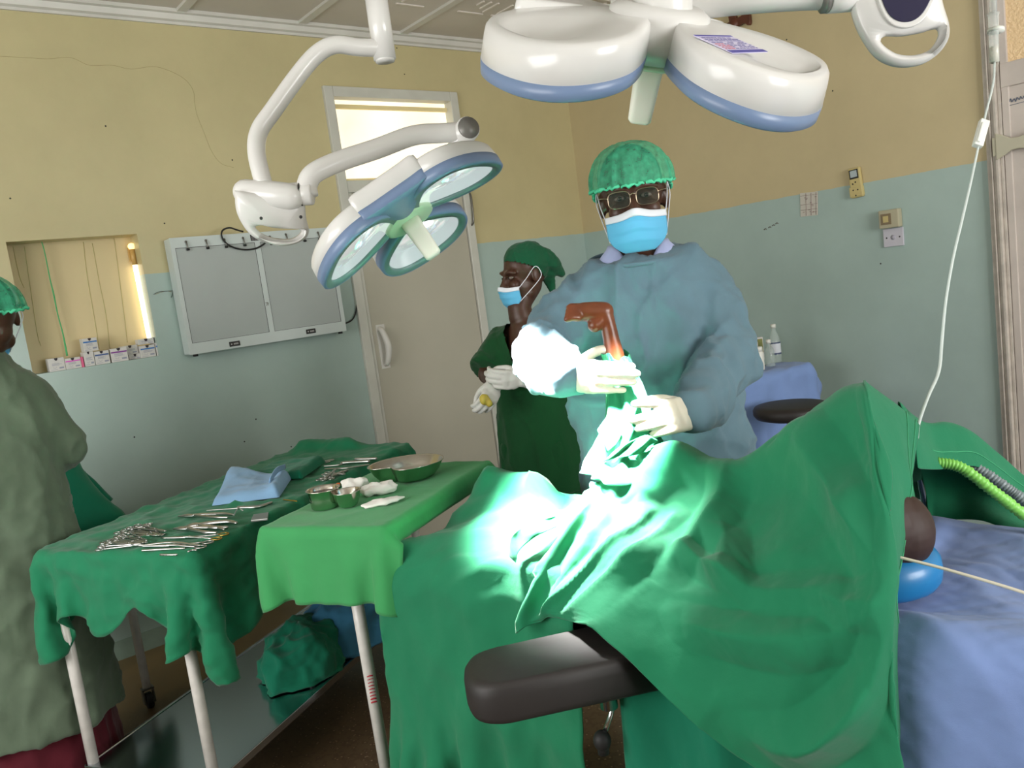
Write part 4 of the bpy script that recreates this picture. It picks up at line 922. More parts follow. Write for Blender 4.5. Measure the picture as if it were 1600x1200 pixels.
# foot: ankle corner, heel knob, instep to the toes
bd.ell(PD(943, 488, dL-.006), (.0205, .0205, .0205)); bd.ell(PD(929, 508, dL-.012), (.0155, .0155, .0165))
bd.tube([PD(938, 500, dL-.01), PD(931, 508, dL-.012)], [.016, .015], 12, round_=True)
bd.tube([PD(944, 487, dL-.006), PD(928, 487, dL-.008), PD(912, 487.5, dL-.011), PD(900, 489, dL-.013)], [.0215, .0215, .0205, .0180], 16, sub=4, round_=True, flat=1.05)
for (x, y, dd, r, x2, y2) in [(893, 479, -.012, .0062, 888, 479.5), (892, 484.5, -.018, .0062, 887, 485.5), (892, 490, -.022, .0066, 886.5, 491), (893, 496, -.024, .0088, 886.5, 498), (896, 477, .004, .0055, 891, 476.5)]:
    bd.tube([PD(x+10, y+.5, dL-.012+dd*.8), PD(x, y, dL-.012+dd), PD(x2, y2+.5, dL-.013+dd)], [r*1.1, r, r*.95], 10, round_=True)
bd.tube([bt_(.52, .36, .92), bt_(.30, .35, .905), bt_(.14, .35, .90)], [.045, .026, .02], 14, round_=True)
V, Fs, N = blob(bd, .0032, 2, .5)
nz = np.array([pix(v)[1] for v in V]); dd = np.linalg.norm(V-PD(945, 520, dL), axis=1)
q = MB(); 
fl = [1 if (dd[list(f_)].mean() < .19) else 0 for f_ in Fs]
q.v = [tuple(v) for v in V]; q.f = Fs; q.m = fl; q.sm = [True]*len(Fs); q.n = len(V)
obj('body', q, [M_skin, M_skin_iod], pt)
nl = MB()
for x, y, dd_ in [(887.6, 489.6, -.036), (888.6, 495.6, -.040), (889, 481, -.022)]: nl.ell(PD(x, y, dL-.012+dd_), (.0035, .003, .0022), seg=8, rings=6)
# wrap around the raised thigh
A = np.linspace(0, 2*PI, 72, endpoint=False); rings = []
prof = [(986, 742, .10), (984, 722, .086), (984, 700, .073), (983, 678, .062), (981, 655, .052), (978, 630, .045), (974, 606, .039), (969, 584, .034), (964, 564, .030), (961, 556, .0285), (961.5, 557.5, .0255), (965, 572, .0245)]
for k, (x, y, r) in enumerate(prof):
    c = PD(x, y, dL); 
    f1 = 1+.10*np.sin(A*5+.35*k)+.07*np.sin(A*9-.5*k+1)+.05*np.sin(A*13+.9*k)
    hgt = np.zeros_like(A) if k not in (9, 10) else .008*np.sin(A*2+1.2)+.005*np.sin(A*5)
    rings.append(c+(r*f1)[:, None]*(np.cos(A)[:, None]*CR+np.sin(A)[:, None]*norm([_F[0], _F[1], 0]))+hgt[:, None]*CU)
lw = MB(); Rg = np.array([catmull(np.array(rings)[:, j], 4) for j in range(len(A))]).transpose(1, 0, 2)
Rg += .0022*(ridge(Rg, 26, 71)*np.clip(1-np.arange(len(Rg))/len(Rg), .2, 1)[:, None])[..., None]*CR
lw.loft(list(Rg), cap=False); solo('leg_wrap', lw, M_green, 'green cloth wrapped round the raised leg below the bare foot', 'drape', solid=.002, offset=-1)
# loose corners of the wrap sticking out at the base
def flap(pts_a, pts_b, name, label):
    a = catmull(np.array([PD(*q) for q in pts_a]), 8); b = catmull(np.array([PD(*q) for q in pts_b]), 8); t = np.linspace(0, 1, 14)[:, None, None]
    G = a[None]*(1-t)+b[None]*t; G = G + (.010*np.sin(t*PI)*np.sin(np.arange(a.shape[0])*.5)[None, :, None])*(-_F) + .004*vnoise(G, 30, 77)[..., None]*(-_F)
    return solo(name, MB().grid(G), M_green, label, 'drape', solid=.0025, subsurf=1, offset=0)
flap([(958, 640, 1.775), (945, 655, 1.765), (933, 672, 1.755)], [(975, 668, 1.755), (965, 690, 1.745), (948, 708, 1.745)], 'drape_corner', 'loose green cloth corner sticking out left at the base of the raised leg')
flap([(968, 698, 1.74), (985, 690, 1.735), (1010, 680, 1.735), (1028, 688, 1.74)], [(940, 722, 1.765), (962, 716, 1.74), (990, 712, 1.735), (1015, 704, 1.74)], 'drape_corner', 'loose green cloth fold below the surgeon\'s lower hand')
flap([(796, 870, 1.70), (800, 838, 1.73), (830, 818, 1.755), (868, 806, 1.77)], [(806, 880, 1.675), (812, 860, 1.70), (838, 838, 1.72), (872, 822, 1.74)], 'drape_corner', 'curled green cloth edge beside the pleats of the body drape')
# ------------------------------------------------------------------ people
M_face = mat('deep brown skin', (70, 44, 32), .42, var=.1, vscale=30, bump=(160, .06, .002))
M_eye = mat('eye white', (120, 108, 100), .25); M_iris = mat('dark iris', (30, 20, 14), .15)
M_hair = mat('black hair', (18, 15, 14), .7, bump=(220, .5, .004))
M_gownb = cloth_mat('blue grey gown cotton', (98, 125, 138), bump=(16, .3, .012))
M_gowng = cloth_mat('grey green gown cotton', (92, 107, 88), var=.14, bump=(12, .3, .012))
M_scrub = cloth_mat('dark green scrubs', (11, 66, 31))
M_scarf = cloth_mat('green head scarf', (20, 82, 54))
M_shirt = cloth_mat('lavender shirt', (168, 178, 216))
M_maroon = cloth_mat('maroon cotton', (84, 22, 34))
M_mask = mat('blue mask', (96, 182, 224), .75, bump=(300, .1, .001), sheen=.1)
M_maskw = mat('white mask band', (226, 230, 238), .75)
M_cap = mat('mint bouffant', (72, 190, 146), .7, alpha=.58, var=.35, vscale=60)
M_capb = mat('mint elastic', (84, 206, 160), .7)
M_glove = mat('latex glove', (228, 222, 204), .45, bump=(40, .12, .004), sss=.1)
M_gloved = mat('powdered latex glove', (206, 206, 200), .5, bump=(40, .2, .004))
M_metalg = mat('spectacle frame', (168, 150, 130), .3, metal=1)
M_lens = mat('spectacle lens', (60, 80, 72), .04, alpha=.14, spec=.9)
M_shoe = mat('pale shoe', (200, 196, 190), .5)

class Fr:
    """local frame: origin, x to the figure's left (viewer's right), -y forward, z up"""
    def __init__(s, o, fwd, up=(0, 0, 1), sc=1.0):
        s.o = np.asarray(o, float); s.Y = -norm(fwd); up = norm(up); s.X = norm(np.cross(s.Y, up)); s.Z = np.cross(s.X, s.Y); s.sc = sc; s.A = np.array([s.X, s.Y, s.Z])
    def __call__(s, x, y, z): return s.o + s.sc*(x*s.X+y*s.Y+z*s.Z)
    def arr(s, P): return s.o + s.sc*(np.asarray(P, float)@s.A)
    def r(s, *r): return tuple(s.sc*q for q in r)
def add_head(bd, H):
    bd.ell(H(0, .016, .026), H.r(.075, .093, .095), H.A); bd.ell(H(0, -.022, -.045), H.r(.058, .066, .072), H.A)
    bd.ell(H(0, -.058, -.096), H.r(.028, .026, .024), H.A)                         # chin
    for sx in (-1, 1):
        bd.ell(H(sx*.036, -.066, -.032), H.r(.026, .022, .024), H.A)               # cheek
        bd.ell(H(sx*.046, -.02, -.075), H.r(.02, .035, .026), H.A)                 # jaw angle
        bd.ell(H(sx*.077, .014, -.012), H.r(.009, .02, .032), H.A); bd.ell(H(sx*.080, .018, -.004), H.r(.006, .016, .022), H.A)
        bd.tube([H(sx*.012, -.083, .018), H(sx*.034, -.082, .024), H(sx*.056, -.064, .016)], H.r(.009)[0], 10, sub=3, round_=True)   # brow
        bd.ell(H(sx*.013, -.097, -.038), H.r(.0105, .011, .009), H.A)              # nostril wing
    bd.tube([H(0, -.084, .008), H(0, -.094, -.012), H(0, -.104, -.032)], [H.sc*.0085, H.sc*.011, H.sc*.0155], 12, sub=3, round_=True)
    bd.tube([H(-.022, -.082, -.064), H(0, -.090, -.062), H(.022, -.082, -.064)], H.sc*.007, 10, sub=3, round_=True)
    bd.tube([H(-.02, -.082, -.073), H(0, -.088, -.074), H(.02, -.082, -.073)], H.sc*.0075, 10, sub=3, round_=True)
def add_eyes(parent, H):
    for sx in (-1, 1):
        e = obj('eye', MB().ell(H(sx*.031, -.0735, 0), H.r(.0125, .0118, .0062), H.A, seg=18, rings=10), M_eye, parent)
        obj('iris', MB().ell(H(sx*.031, -.0835, 0), H.r(.0055, .0035, .0052), H.A, seg=14, rings=8), M_iris, e)
def add_mask(parent, H, top=-.036, bot=-.128):
    nu, nv = 41, 25; U_ = np.linspace(-1, 1, nu)[:, None]; V_ = np.linspace(0, 1, nv)[None]
    w = .071*(1-.52*np.clip((V_-.45)/.55, 0, 1)**2.2)+0*U_; x = U_*w
    yf = np.interp(V_, [0, .12, .4, .75, 1], [.116, .124, .124, .114, .092])+0*U_
    y = -yf*np.sqrt(np.clip(1-(x/.0865)**2, 0, 1))+.002
    y -= .010*np.exp(-(x/.014)**2)*np.clip(1-V_*4, 0, 1)
    z = top+(bot-top)*V_ + .010*np.exp(-(U_/.35)**2)*(1-V_) - .004*U_**2*(1-V_)
    pl = .0024*((V_*4) % 1)*(np.abs(V_-.5) < .42); y = y-pl*(1-U_**4)
    G = H.arr(np.stack([x, y, z], -1))
    m = obj('mask', MB().grid(G[:, 4:]), M_mask, parent, solid=.0015); obj('nose_band', MB().grid(G[:, :5]), M_maskw, m, label='white nose band', solid=.0018)
    for sx, k in ((-1, 0), (1, -1)):
        a, b = G[k, 1], G[k, -9]
        obj('ear_loop', MB().tube([a, (a+H(sx*.082, .012, .018))/2+H.X*sx*.003*H.sc, H(sx*.086, .016, .022), H(sx*.090, .034, -.005), H(sx*.084, .02, -.035), b], .0016, 6, sub=5), M_maskw, m)
def garment(mb, name, m, parent, voxel=.011, amp=.010, sc=7, seed=1, aniso=(1, 1, .35), smooth=5, label=None, extra=None, cut=None, snap=None):
    V, Fs, N = blob(mb, voxel, smooth, .5)
    Q = V*np.array(aniso); w = np.stack([vnoise(V, sc*.5, seed+k) for k in range(3)], -1)*.05
    h = np.maximum(ridge(Q+w, sc, seed), 0)**2-.3+.5*(np.maximum(ridge(Q*1.0+w*1.4, sc*2., seed+7), 0)**2-.3)
    V = V+N*(amp*h)[:, None]
    V = V+N*(facets(V, .13, amp*1.3, seed, (1, 1, .55))+facets(V, .055, amp*.75, seed+2, (1, 1, .6)))[:, None]
    Q2 = V*np.array([1, 1, .75])+.06*np.stack([vnoise(V, 4, seed+k) for k in range(3)], -1)
    V = V+N*(amp*.55*(np.maximum(ridge(Q2, 6, seed+31), 0)**7+.7*np.maximum(ridge(Q2[:, [1, 2, 0]]+.3*Q2, 8, seed+37), 0)**8))[:, None]
    if extra is not None: V = extra(V, N)
    if snap is not None: V = snap(V)
    if cut is not None: Fs = [f for f in Fs if not cut(V[list(f)].mean(0))]
    return obj(name, mb_from(V, Fs), m, parent, label)
def add_hand(q, W, f, s, pn, sc=1.0, curls=((.25, .3, .2),)*4, thumb=(.7, .25, .2), spread=.06, gaps=(0, 0, 0, 0)):
    """adds palm, four fingers and thumb of a hand; W wrist, f forward, s towards the thumb, pn palm normal"""
    f = norm(f); s = norm(s-f*(np.asarray(s)@f)); pn = np.asarray(pn); p2 = norm(np.cross(f, s)); p2 = p2 if p2@pn > 0 else -p2
    A = [f, s, p2]
    for (u, v, wv, r) in ((.012, .0, 0, (.024, .026, .018)), (.045, .002, .0, (.034, .039, .0165)), (.075, .002, 0, (.022, .040, .0135)), (.035, .022, .006, (.03, .018, .017))):
        q.ell(W+sc*(f*u+s*v+p2*wv), [sc*t for t in r], A)
    Ls = ((.042, .027, .021), (.046, .030, .022), (.043, .028, .021), (.034, .021, .018)); base = ((.086, .029), (.090, .010), (.087, -.010), (.079, -.029)); rad = (.0092, .0096, .0092, .0080)
    for k in range(4):
        u, v = base[k]; p = W+sc*(f*u+s*v); pts = [p-sc*f*.02, p]; ang = 0; sp = spread*(1.2-k*.8)+gaps[k]
        d0 = norm(f+s*sp)
        for j in range(3):
            ang += curls[k % len(curls)][j]; d = d0*math.cos(ang)+p2*math.sin(ang); pts.append(pts[-1]+sc*Ls[k][j]*d)
        q.tube(pts, [sc*rad[k]*1.12, sc*rad[k]*1.08, sc*rad[k]*1.0, sc*rad[k]*.93, sc*rad[k]*.82], 12, sub=3, round_=True)
    p = W+sc*(f*.022+s*.024+p2*.006); a0, a1, a2 = thumb; pts = [p]
    ang = a0; d = norm(f*math.cos(ang)+s*math.sin(ang)+p2*.35); pts.append(pts[-1]+sc*.042*d)
    d = norm(f*math.cos(ang-a1)+s*math.sin(ang-a1)+p2*.45); pts.append(pts[-1]+sc*.033*d)
    d = norm(f*math.cos(ang-a1-a2)+s*math.sin(ang-a1-a2)+p2*.5); pts.append(pts[-1]+sc*.026*d)
    q.tube(pts, [sc*.0165, sc*.0125, sc*.0108, sc*.0088], 12, sub=3, round_=True)
def glove(parent, W, f, s, pn, cuff_to, m, sc=1.06, cr=.036, **k):
    q = MB(); add_hand(q, W, f, s, pn, sc, **k); c = np.asarray(cuff_to, float)
    q.tube([W+norm(f)*.02, W, W*.45+c*.55, c], [.026*sc, .027*sc, cr*.9, cr], 18, sub=3)
    V, Fs, N = blob(q, .0036, 3, .5); V = V+N*(.0012*ridge(V, 34, 3))[:, None]
    g = obj('glove', mb_from(V, Fs), m, parent)
    P = np.array([c-(c-W)*.02, c]); obj('cuff_roll', MB().tube([c-norm(c-W)*.004, c+norm(c-W)*.004], cr*1.04, 20, round_=True), m, g)
    return g
def bouffant(parent, H, seed=2, sx=1.0):
    nu, nv = 96, 26; A = np.linspace(0, 2*PI, nu, endpoint=False); rings = []
    for j in range(nv):
        t = j/(nv-1)*PI*.53; r = math.sin(t)**.8; zz = math.cos(t)
        fold = 1+.045*np.sin(A*13+2*np.sin(A*3)+seed)*(.4+.6*r)*math.sin(t)**2+.03*np.sin(A*29+seed)*math.sin(t)**2
        x = .100*sx*r*np.cos(A)*fold; y = .114*r*np.sin(A)*fold+.016; low = np.where(np.sin(A) < 0, 0, -.052*np.sin(A))
        z = .036+.094*zz+low*(j/(nv-1))**1.5
        rings.append(H.arr(np.stack([x, y, z], 1)))
    q = MB(); q.loft(rings[::-1], cap=False)
    V = np.array(q.v); q.v = [tuple(v) for v in V+.003*ridge(V, 60, seed)[:, None]*H.Z]
    c = obj('bouffant_cap', q, M_cap, parent)
    L = rings[-1]; e = MB(); k = np.arange(nu); L2 = (L-H.o)*.985+H.o+H.Z*(.003*np.sin(k*2.1))[:, None]
    e.tube(np.concatenate([L2, L2[:1]]), .0042+.0015*np.sin(np.arange(nu+1)*1.7), 8); obj('elastic', e, M_capb, c)
    return c
def hair_cap(parent, H): obj('hair', MB().ell(H(0, .026, .038), H.r(.076, .090, .088), H.A), M_hair, parent)

# ---------------- surgeon
SO = np.array([1.68, 1.50, 0]); sf = norm([-.74, -.67, 0]); S = Fr(SO, sf)
sur = thing('person', 'person in blue grey gown, mint cap, spectacles and blue mask, holding up the wrapped leg', 'person', SO)
H = Fr(S(0, -.02, 1.675), norm(sf+np.array([0, 0, -.08])), up=norm(S.X*(-.02)+np.array([0, 0, 1])), sc=1.09)
# hands first: they set the sleeves
Wr = PD(888, 588, 1.86); tipr = PD(976, 591, 1.73); Wl = PD(1086, 644, 1.86); tipl = PD(980, 664, 1.70)
er, el = PD(846, 556, 2.14), PD(1136, 560, 2.12)
bd = MB(); add_head(bd, H)
bd.tube([H(0, .012, -.05), S(0, .025, 1.54), S(0, .03, 1.44)], [.058, .062, .075], 20, sub=3, round_=True)
bd.tube([S(0, .03, 1.46), S(0, .02, 1.3), S(0, 0, 1.1), S(0, 0, .92)], [.10, .14, .15, .15], 20, sub=3, round_=True)
bd.tube([S(-.15, .02, 1.41), S(0, .03, 1.42), S(.15, .02, 1.41)], .05, 16, sub=3, round_=True)
for sgn, e_, w_ in ((-1, er, Wr), (1, el, Wl)):
    bd.tube([S(sgn*.15, .02, 1.40), e_], [.048, .045], 16, round_=True); bd.tube([e_, w_], [.042, .028], 16, round_=True)
    bd.tube([S(sgn*.09, 0, .95), S(sgn*.10, -.01, .5), S(sgn*.11, .02, .09)], [.085, .06, .045], 16, sub=3, round_=True)
    bd.tube([S(sgn*.11, .04, .06), S(sgn*.12, -.10, .045)], [.045, .038], 14, round_=True)
V, Fs, N = blob(bd, .0062, 3, .5); body = obj('body', mb_from(V, Fs), M_face, sur)
add_eyes(body, H); hair_cap(body, H); add_mask(sur, H); bouffant(sur, H)
# spectacles
gl = MB(); ln = MB(); rim = None
def rrect(cx, cz, w, h, y, n=40):
    t = np.linspace(0, 2*PI, n, endpoint=False); c, s_ = np.cos(t), np.sin(t)
    xx = cx+np.sign(c)*np.abs(c)**.6*w; zz = cz+np.sign(s_)*np.abs(s_)**.6*h; return H.arr(np.stack([xx, y+.25*np.abs(xx)**1.6, zz], 1))
spec = None
for sx in (-1, 1):
    P = rrect(sx*.0325, -.003, .0255, .0185, -.104)
    rm = MB().tube(np.concatenate([P, P[:2]]), .0013, 6)
    if spec is None: spec = obj('spectacles', rm, M_metalg, sur)
    else: obj('rim', rm, M_metalg, spec)
    q = MB(); q.prism(P, H.Y*.0006, -H.Y*.0006); obj('lens', q, M_lens, spec)
    obj('temple', MB().tube([H(sx*.058, -.096, .004), H(sx*.070, -.078, .006), H(sx*.080, -.03, .006), H(sx*.084, .02, 0)], .0013, 6, sub=4), M_metalg, spec)
obj('bridge', MB().tube([H(-.0075, -.1055, .004), H(0, -.108, .008), H(.0075, -.1055, .004)], .0013, 6, sub=4), M_metalg, spec)
# shirt collar with a V neck
A = np.linspace(0, 2*PI, 48, endpoint=False); rg = []
for z, rx, ry, v in ((1.555, .079, .078, .085), (1.545, .084, .083, .08), (1.52, .108, .095, .05), (1.49, .118, .09, .02), (1.44, .12, .085, 0)):
    fr = np.clip(-np.sin(A), 0, 1)**6; rg.append(S.arr(np.stack([rx*np.cos(A), ry*np.sin(A)*.95+.02, z-v*fr], 1)))
obj('shirt', MB().loft(rg, cap=False), M_shirt, sur, solid=.003)
# gown
g = MB(); A = np.linspace(0, 2*PI, 40, endpoint=False)
def ringS(Fr_, z, rx, ry, cy=0, tilt=0, cx=0): 
    c, s_ = np.cos(A), np.sin(A); return Fr_.arr(np.stack([cx+rx*np.sign(c)*np.abs(c)**.9, cy+ry*np.sign(s_)*np.abs(s_)**.9, z+tilt*s_], 1))
g.loft([ringS(S, z, rx, ry, cy, t) for z, rx, ry, cy, t in ((.38, .26, .19, .02, 0), (.6, .25, .185, .01, 0), (.85, .235, .175, 0, 0), (1.0, .228, .172, -.005, 0), (1.1, .224, .170, -.01, 0), (1.2, .216, .160, -.005, 0), (1.3, .214, .148, .005, 0), (1.39, .214, .134, .015, 0), (1.45, .203, .12, .02, 0), (1.495, .17, .110, .02, .012), (1.522, .135, .104, .02, .02))])
for sgn, e_, w_, rw in ((-1, er, Wr, .043), (1, el, Wl, .046)):
    sh_ = S(sgn*.152, .02, 1.42); mid = sh_*.5+e_*.5+S.X*sgn*.012
    g.tube([S(sgn*.10, .02, 1.40), sh_, mid, e_], [.078, .074, .077, .074], 22, sub=4, round_=True)
    fw_ = w_-e_; ed_ = e_+fw_*.97
    g.tube([e_, e_+fw_*.35, e_+fw_*.7, ed_], [.074, .068, .056, rw], 22, sub=4, round_=True)
def fold(V, N):
    d = V-S.o; x = d@S.X; z = d[:, 2]
    wv = .0045*np.sin(z*52+9*vnoise(V, 5, 3))*np.clip((np.abs(x)-.16)/.08, 0, 1)*(z < 1.4)
    dg = .004*np.maximum(ridge(np.stack([x*1.4+.9*z, z*.3, d@S.Y], -1), 9, 44), 0)**2
    return V+N*(wv+dg)[:, None]
garment(g, 'gown', M_gownb, sur, voxel=.0090, amp=.015, sc=7.5, seed=11, aniso=(1, 1, .5), extra=fold)
neck = MB(); A2 = np.linspace(0, 2*PI, 60)
neck.tube(S.arr(np.stack([.135*np.cos(A2), .106*np.sin(A2)+.02, 1.520+.022*np.sin(A2)], 1)), .0065, 8); obj('neckline', neck, M_gownb, sur)
for W_, t_, s_, e_, kw in ((Wr, tipr, CU, er, dict(curls=((.12, .35, .35), (.15, .35, .35), (.2, .35, .3), (.28, .35, .3)), sc=.98, thumb=(.75, .35, .3), spread=.0, gaps=(-.04, 0, .02, .03))),
                           (Wl, tipl, CU*.8-CR*.1+_F*.4, el, dict(curls=((.02, .05, .05), (.08, .12, .10), (.12, .15, .10), (.2, .2, .15)), thumb=(.5, .2, .1), spread=.0, gaps=(.14, .02, .03, .05)))):
    glove(sur, W_, t_-W_, s_, _F*.8+CR*.1-CU*.25, W_+(e_-W_)*.26, M_glove, cr=.045, **kw)

# ---------------- nurse
nd = 3.27; NO = PD(838, 640, nd); NO[2] = 0; nf = norm(-.62*_R-.78*norm([_F[0], _F[1], 0])); nf[2] = 0; Nn = Fr(NO, nf)
nur = thing('person', 'person in dark green scrubs and green head scarf, masked, looking left beside the back door', 'person', NO)
ez = PD(795, 428, nd)[2]
hp = PD(818, 428, nd-.02)
HN = Fr(hp, norm(-.90*_R-.40*norm([_F[0], _F[1], 0])+np.array([0, 0, -.12])), sc=.97)
bd = MB(); add_head(bd, HN); sz = PD(838, 500, nd)[2]
bd.tube([HN(0, .02, -.05), Nn(-.02, .0, sz+.06), Nn(0, .02, sz-.04)], [.047, .047, .06], 18, sub=3, round_=True)
bd.tube([Nn(0, .02, sz-.05), Nn(0, .01, sz-.2), Nn(0, 0, sz-.4), Nn(0, 0, .82)], [.085, .115, .11, .13], 18, sub=3, round_=True)
bd.tube([Nn(-.14, .02, sz-.06), Nn(.14, .02, sz-.06)], .052, 16, round_=True)
eR = PD(762, 585, nd-.02); wR = PD(776, 600, nd-.20); eL = PD(868, 592, nd-.08); wL = PD(820, 594, nd-.22)
bd.tube([Nn(-.15, .02, sz-.06), eR], [.05, .04], 14, round_=True); bd.tube([eR, wR], [.036, .027], 14, round_=True)
bd.tube([Nn(.15, .02, sz-.06), eL], [.05, .04], 14, round_=True); bd.tube([eL, wL], [.038, .028], 14, round_=True)
for sgn in (-1, 1):
    bd.tube([Nn(sgn*.08, 0, .88), Nn(sgn*.085, -.01, .46), Nn(sgn*.09, .02, .08)], [.08, .052, .04], 14, sub=3, round_=True); bd.tube([Nn(sgn*.09, .04, .05), Nn(sgn*.10, -.10, .04)], [.04, .034], 12, round_=True)
V, Fs, N = blob(bd, .0065, 3, .5); bodyn = obj('body', mb_from(V, Fs), M_face, nur)
add_eyes(bodyn, HN); hair_cap(bodyn, HN); add_mask(nur, HN)
g = MB()
g.loft([ringS(Nn, z, rx, ry, .01) for z, rx, ry in ((.66, .20, .145), (.82, .192, .14), (1.0, .172, .128), (sz-.26, .168, .125), (sz-.12, .172, .115), (sz-.05, .158, .098), (sz-.015, .115, .082), (sz+.005, .075, .07))])
for sgn, e_ in ((-1, eR), (1, eL)):
    a0 = Nn(sgn*.13, .02, sz-.075); d_ = e_-a0
    g.tube([Nn(sgn*.07, .02, sz-.08), a0, a0+d_*.5, a0+d_*.95], [.068, .072, .078, .088], 20, sub=3)
nv = Nn(0, -.2, sz)
def vcut(c):
    d = c-Nn.o; x = d@Nn.X; y = d@Nn.Y; z = c[2]; return (y < -.0) and (z > sz-.155) and abs(x) < .075*(z-(sz-.155))/.16
def vsnap(V):
    d = V-Nn.o; x = d@Nn.X; y = d@Nn.Y; z = d[:, 2]; L = .075*(z-(sz-.155))/.16; k = (y < .0) & (z > sz-.165) & (np.abs(np.abs(x)-L) < .0062); V = V.copy(); V[k] += ((np.sign(x)*np.maximum(L, 0)-x)[k])[:, None]*Nn.X; return V
garment(g, 'scrub_top', M_scrub, nur, voxel=.0105, amp=.009, sc=7, seed=15, cut=vcut, snap=vsnap)
g = MB()
for sgn in (-1, 1): g.tube([Nn(sgn*.07, 0, .86), Nn(sgn*.085, 0, .5), Nn(sgn*.09, .02, .10)], [.115, .09, .085], 20, sub=3)
garment(g, 'trousers', M_scrub, nur, voxel=.012, amp=.008, sc=7, seed=16)
# scarf: close over the skull, knotted tail behind
g = MB(); g.ell(HN(0, .024, .036), HN.r(.084, .098, .092), HN.A); g.tube([HN(0, .085, .045), HN(.0, .135, .005), HN(.0, .165, -.035)], [.066, .052, .022], 18, sub=3, round_=True, flat=.75); g.tube([HN(0, .10, -.01), HN(-.01, .118, -.06), HN(-.01, .115, -.10)], [.035, .022, .012], 12, sub=3, round_=True)
def scut(c):
    p = (HN.A@(c-HN.o))/HN.sc; return p[2] < .030+.55*p[1]*-1*(p[1] < 0)-.9*max(p[1], 0) and p[1] < .07
garment(g, 'head_scarf', M_scarf, nur, voxel=.006, amp=.006, sc=16, seed=18, aniso=(1, 1, 1), smooth=3, cut=scut)
glove(nur, wL, PD(775, 594, nd-.26)-wL, CU-.3*_F, -CU*.6+_F*.5, wL+(eL-wL)*.16, M_gloved, sc=.98, cr=.033, curls=((.55, .75, .5),)*4, thumb=(.4, .4, .4), spread=.0)
gR = glove(nur, wR, PD(762, 628, nd-.26)-wR, -CR*.5-_F*.4, _F*.6+CR*.6, wR+(eR-wR)*.2, M_gloved, sc=.92, cr=.032, curls=((.6, .85, .6),)*4, thumb=(.4, .4, .4), spread=.0)
q = MB(); q.ell(PD(757, 624, nd-.27), (.019, .017, .022)); q.ell(PD(764, 630, nd-.27), (.013, .014, .015)); V, Fs, N = blob(q, .004, 2); V += N*(.002*vnoise(V, 90, 2))[:, None]
obj('stained_fingertips', mb_from(V, Fs), mat('yellow stained latex', (190, 172, 72), .5), gR, label='yellow stained glove fingertips')

# ---------------- assistant at the left edge, back to the camera
LO = PD(-14, 760, 2.60); LO[2] = 0; lf_ = norm(-.45*_R+.9*norm([_F[0], _F[1], 0])); Ln = Fr(LO, lf_)
lef = thing('person', 'assistant in a long grey green gown and mint cap, back turned, at the left edge', 'person', LO)
lsz = PD(20, 545, 2.60)[2]
HL = Fr(PD(-20, 497, 2.55), norm(-.80*_R+.55*norm([_F[0], _F[1], 0])+np.array([0, 0, -.25])), sc=1.0)
bd = MB(); add_head(bd, HL); bd.tube([HL(0, .02, -.05), Ln(0, -.02, lsz+.05), Ln(0, -.01, lsz-.05)], [.05, .048, .046], 16, sub=3, round_=True)
bd.tube([Ln(0, 0, lsz-.14), Ln(0, 0, lsz-.3), Ln(0, 0, .85)], [.08, .11, .13], 18, sub=3, round_=True); bd.tube([Ln(-.12, 0, lsz-.11), Ln(.12, 0, lsz-.11)], .045, 14, round_=True)
for sgn in (-1, 1):
    e_ = Ln(sgn*.215, -.05, lsz-.34); bd.tube([Ln(sgn*.12, 0, lsz-.15), e_], [.042, .04], 14, round_=True); bd.tube([e_, Ln(sgn*.12, -.26, lsz-.30)], [.04, .03], 14, round_=True)
    bd.tube([Ln(sgn*.085, 0, .88), Ln(sgn*.09, 0, .46), Ln(sgn*.095, .02, .08)], [.08, .055, .042], 14, sub=3, round_=True); bd.tube([Ln(sgn*.095, .04, .05), Ln(sgn*.105, -.10, .04)], [.042, .036], 12, round_=True)
V, Fs, N = blob(bd, .0075, 3, .5); bl_o = obj('body', mb_from(V, Fs), M_face, lef); add_eyes(bl_o, HL); hair_cap(bl_o, HL); add_mask(lef, HL); bouffant(lef, HL, 5)
g = MB()
g.loft([ringS(Ln, z, rx, ry, .0) for z, rx, ry in ((.27, .245, .225), (.55, .23, .205), (.8, .225, .185), (1.0, .205, .165), (1.15, .20, .155), (lsz-.20, .195, .14), (lsz-.12, .175, .12), (lsz-.06, .140, .105), (lsz-.015, .10, .09), (lsz+.035, .072, .074))])
for sgn in (-1, 1):
    e_ = Ln(sgn*.205, -.05, lsz-.34)
    g.tube([Ln(sgn*.07, 0, lsz-.11), Ln(sgn*.135, 0, lsz-.15), e_], [.07, .075, .078], 18, sub=4, round_=True); g.tube([e_, Ln(sgn*.13, -.24, lsz-.30)], [.078, .05], 18, sub=3, round_=True)
garment(g, 'gown', M_gowng, lef, voxel=.0115, amp=.016, sc=5.5, seed=25, aniso=(1, 1, .22))
for sgn in (-1, 1): obj('glove', mb_from(*blob((lambda q: (add_hand(q, Ln(sgn*.125, -.25, lsz-.30), lf_, -sgn*Ln.X, np.array([0, 0, -1.])), q)[1])(MB()), .004, 3)[:2]), M_gloved, lef)
g = MB(); g.loft([ringS(Ln, z, rx, ry, 0) for z, rx, ry in ((.07, .235, .20), (.2, .22, .185), (.5, .20, .17), (.85, .17, .14))]); garment(g, 'skirt', M_maroon, lef, voxel=.012, amp=.012, sc=6, seed=27, aniso=(1, 1, .2))
for sgn in (-1, 1): obj('shoe', MB().tube([Ln(sgn*.095, .06, .045), Ln(sgn*.10, -.02, .045), Ln(sgn*.108, -.14, .036)], [.045, .046, .034], 14, sub=3, round_=True), M_shoe, lef)
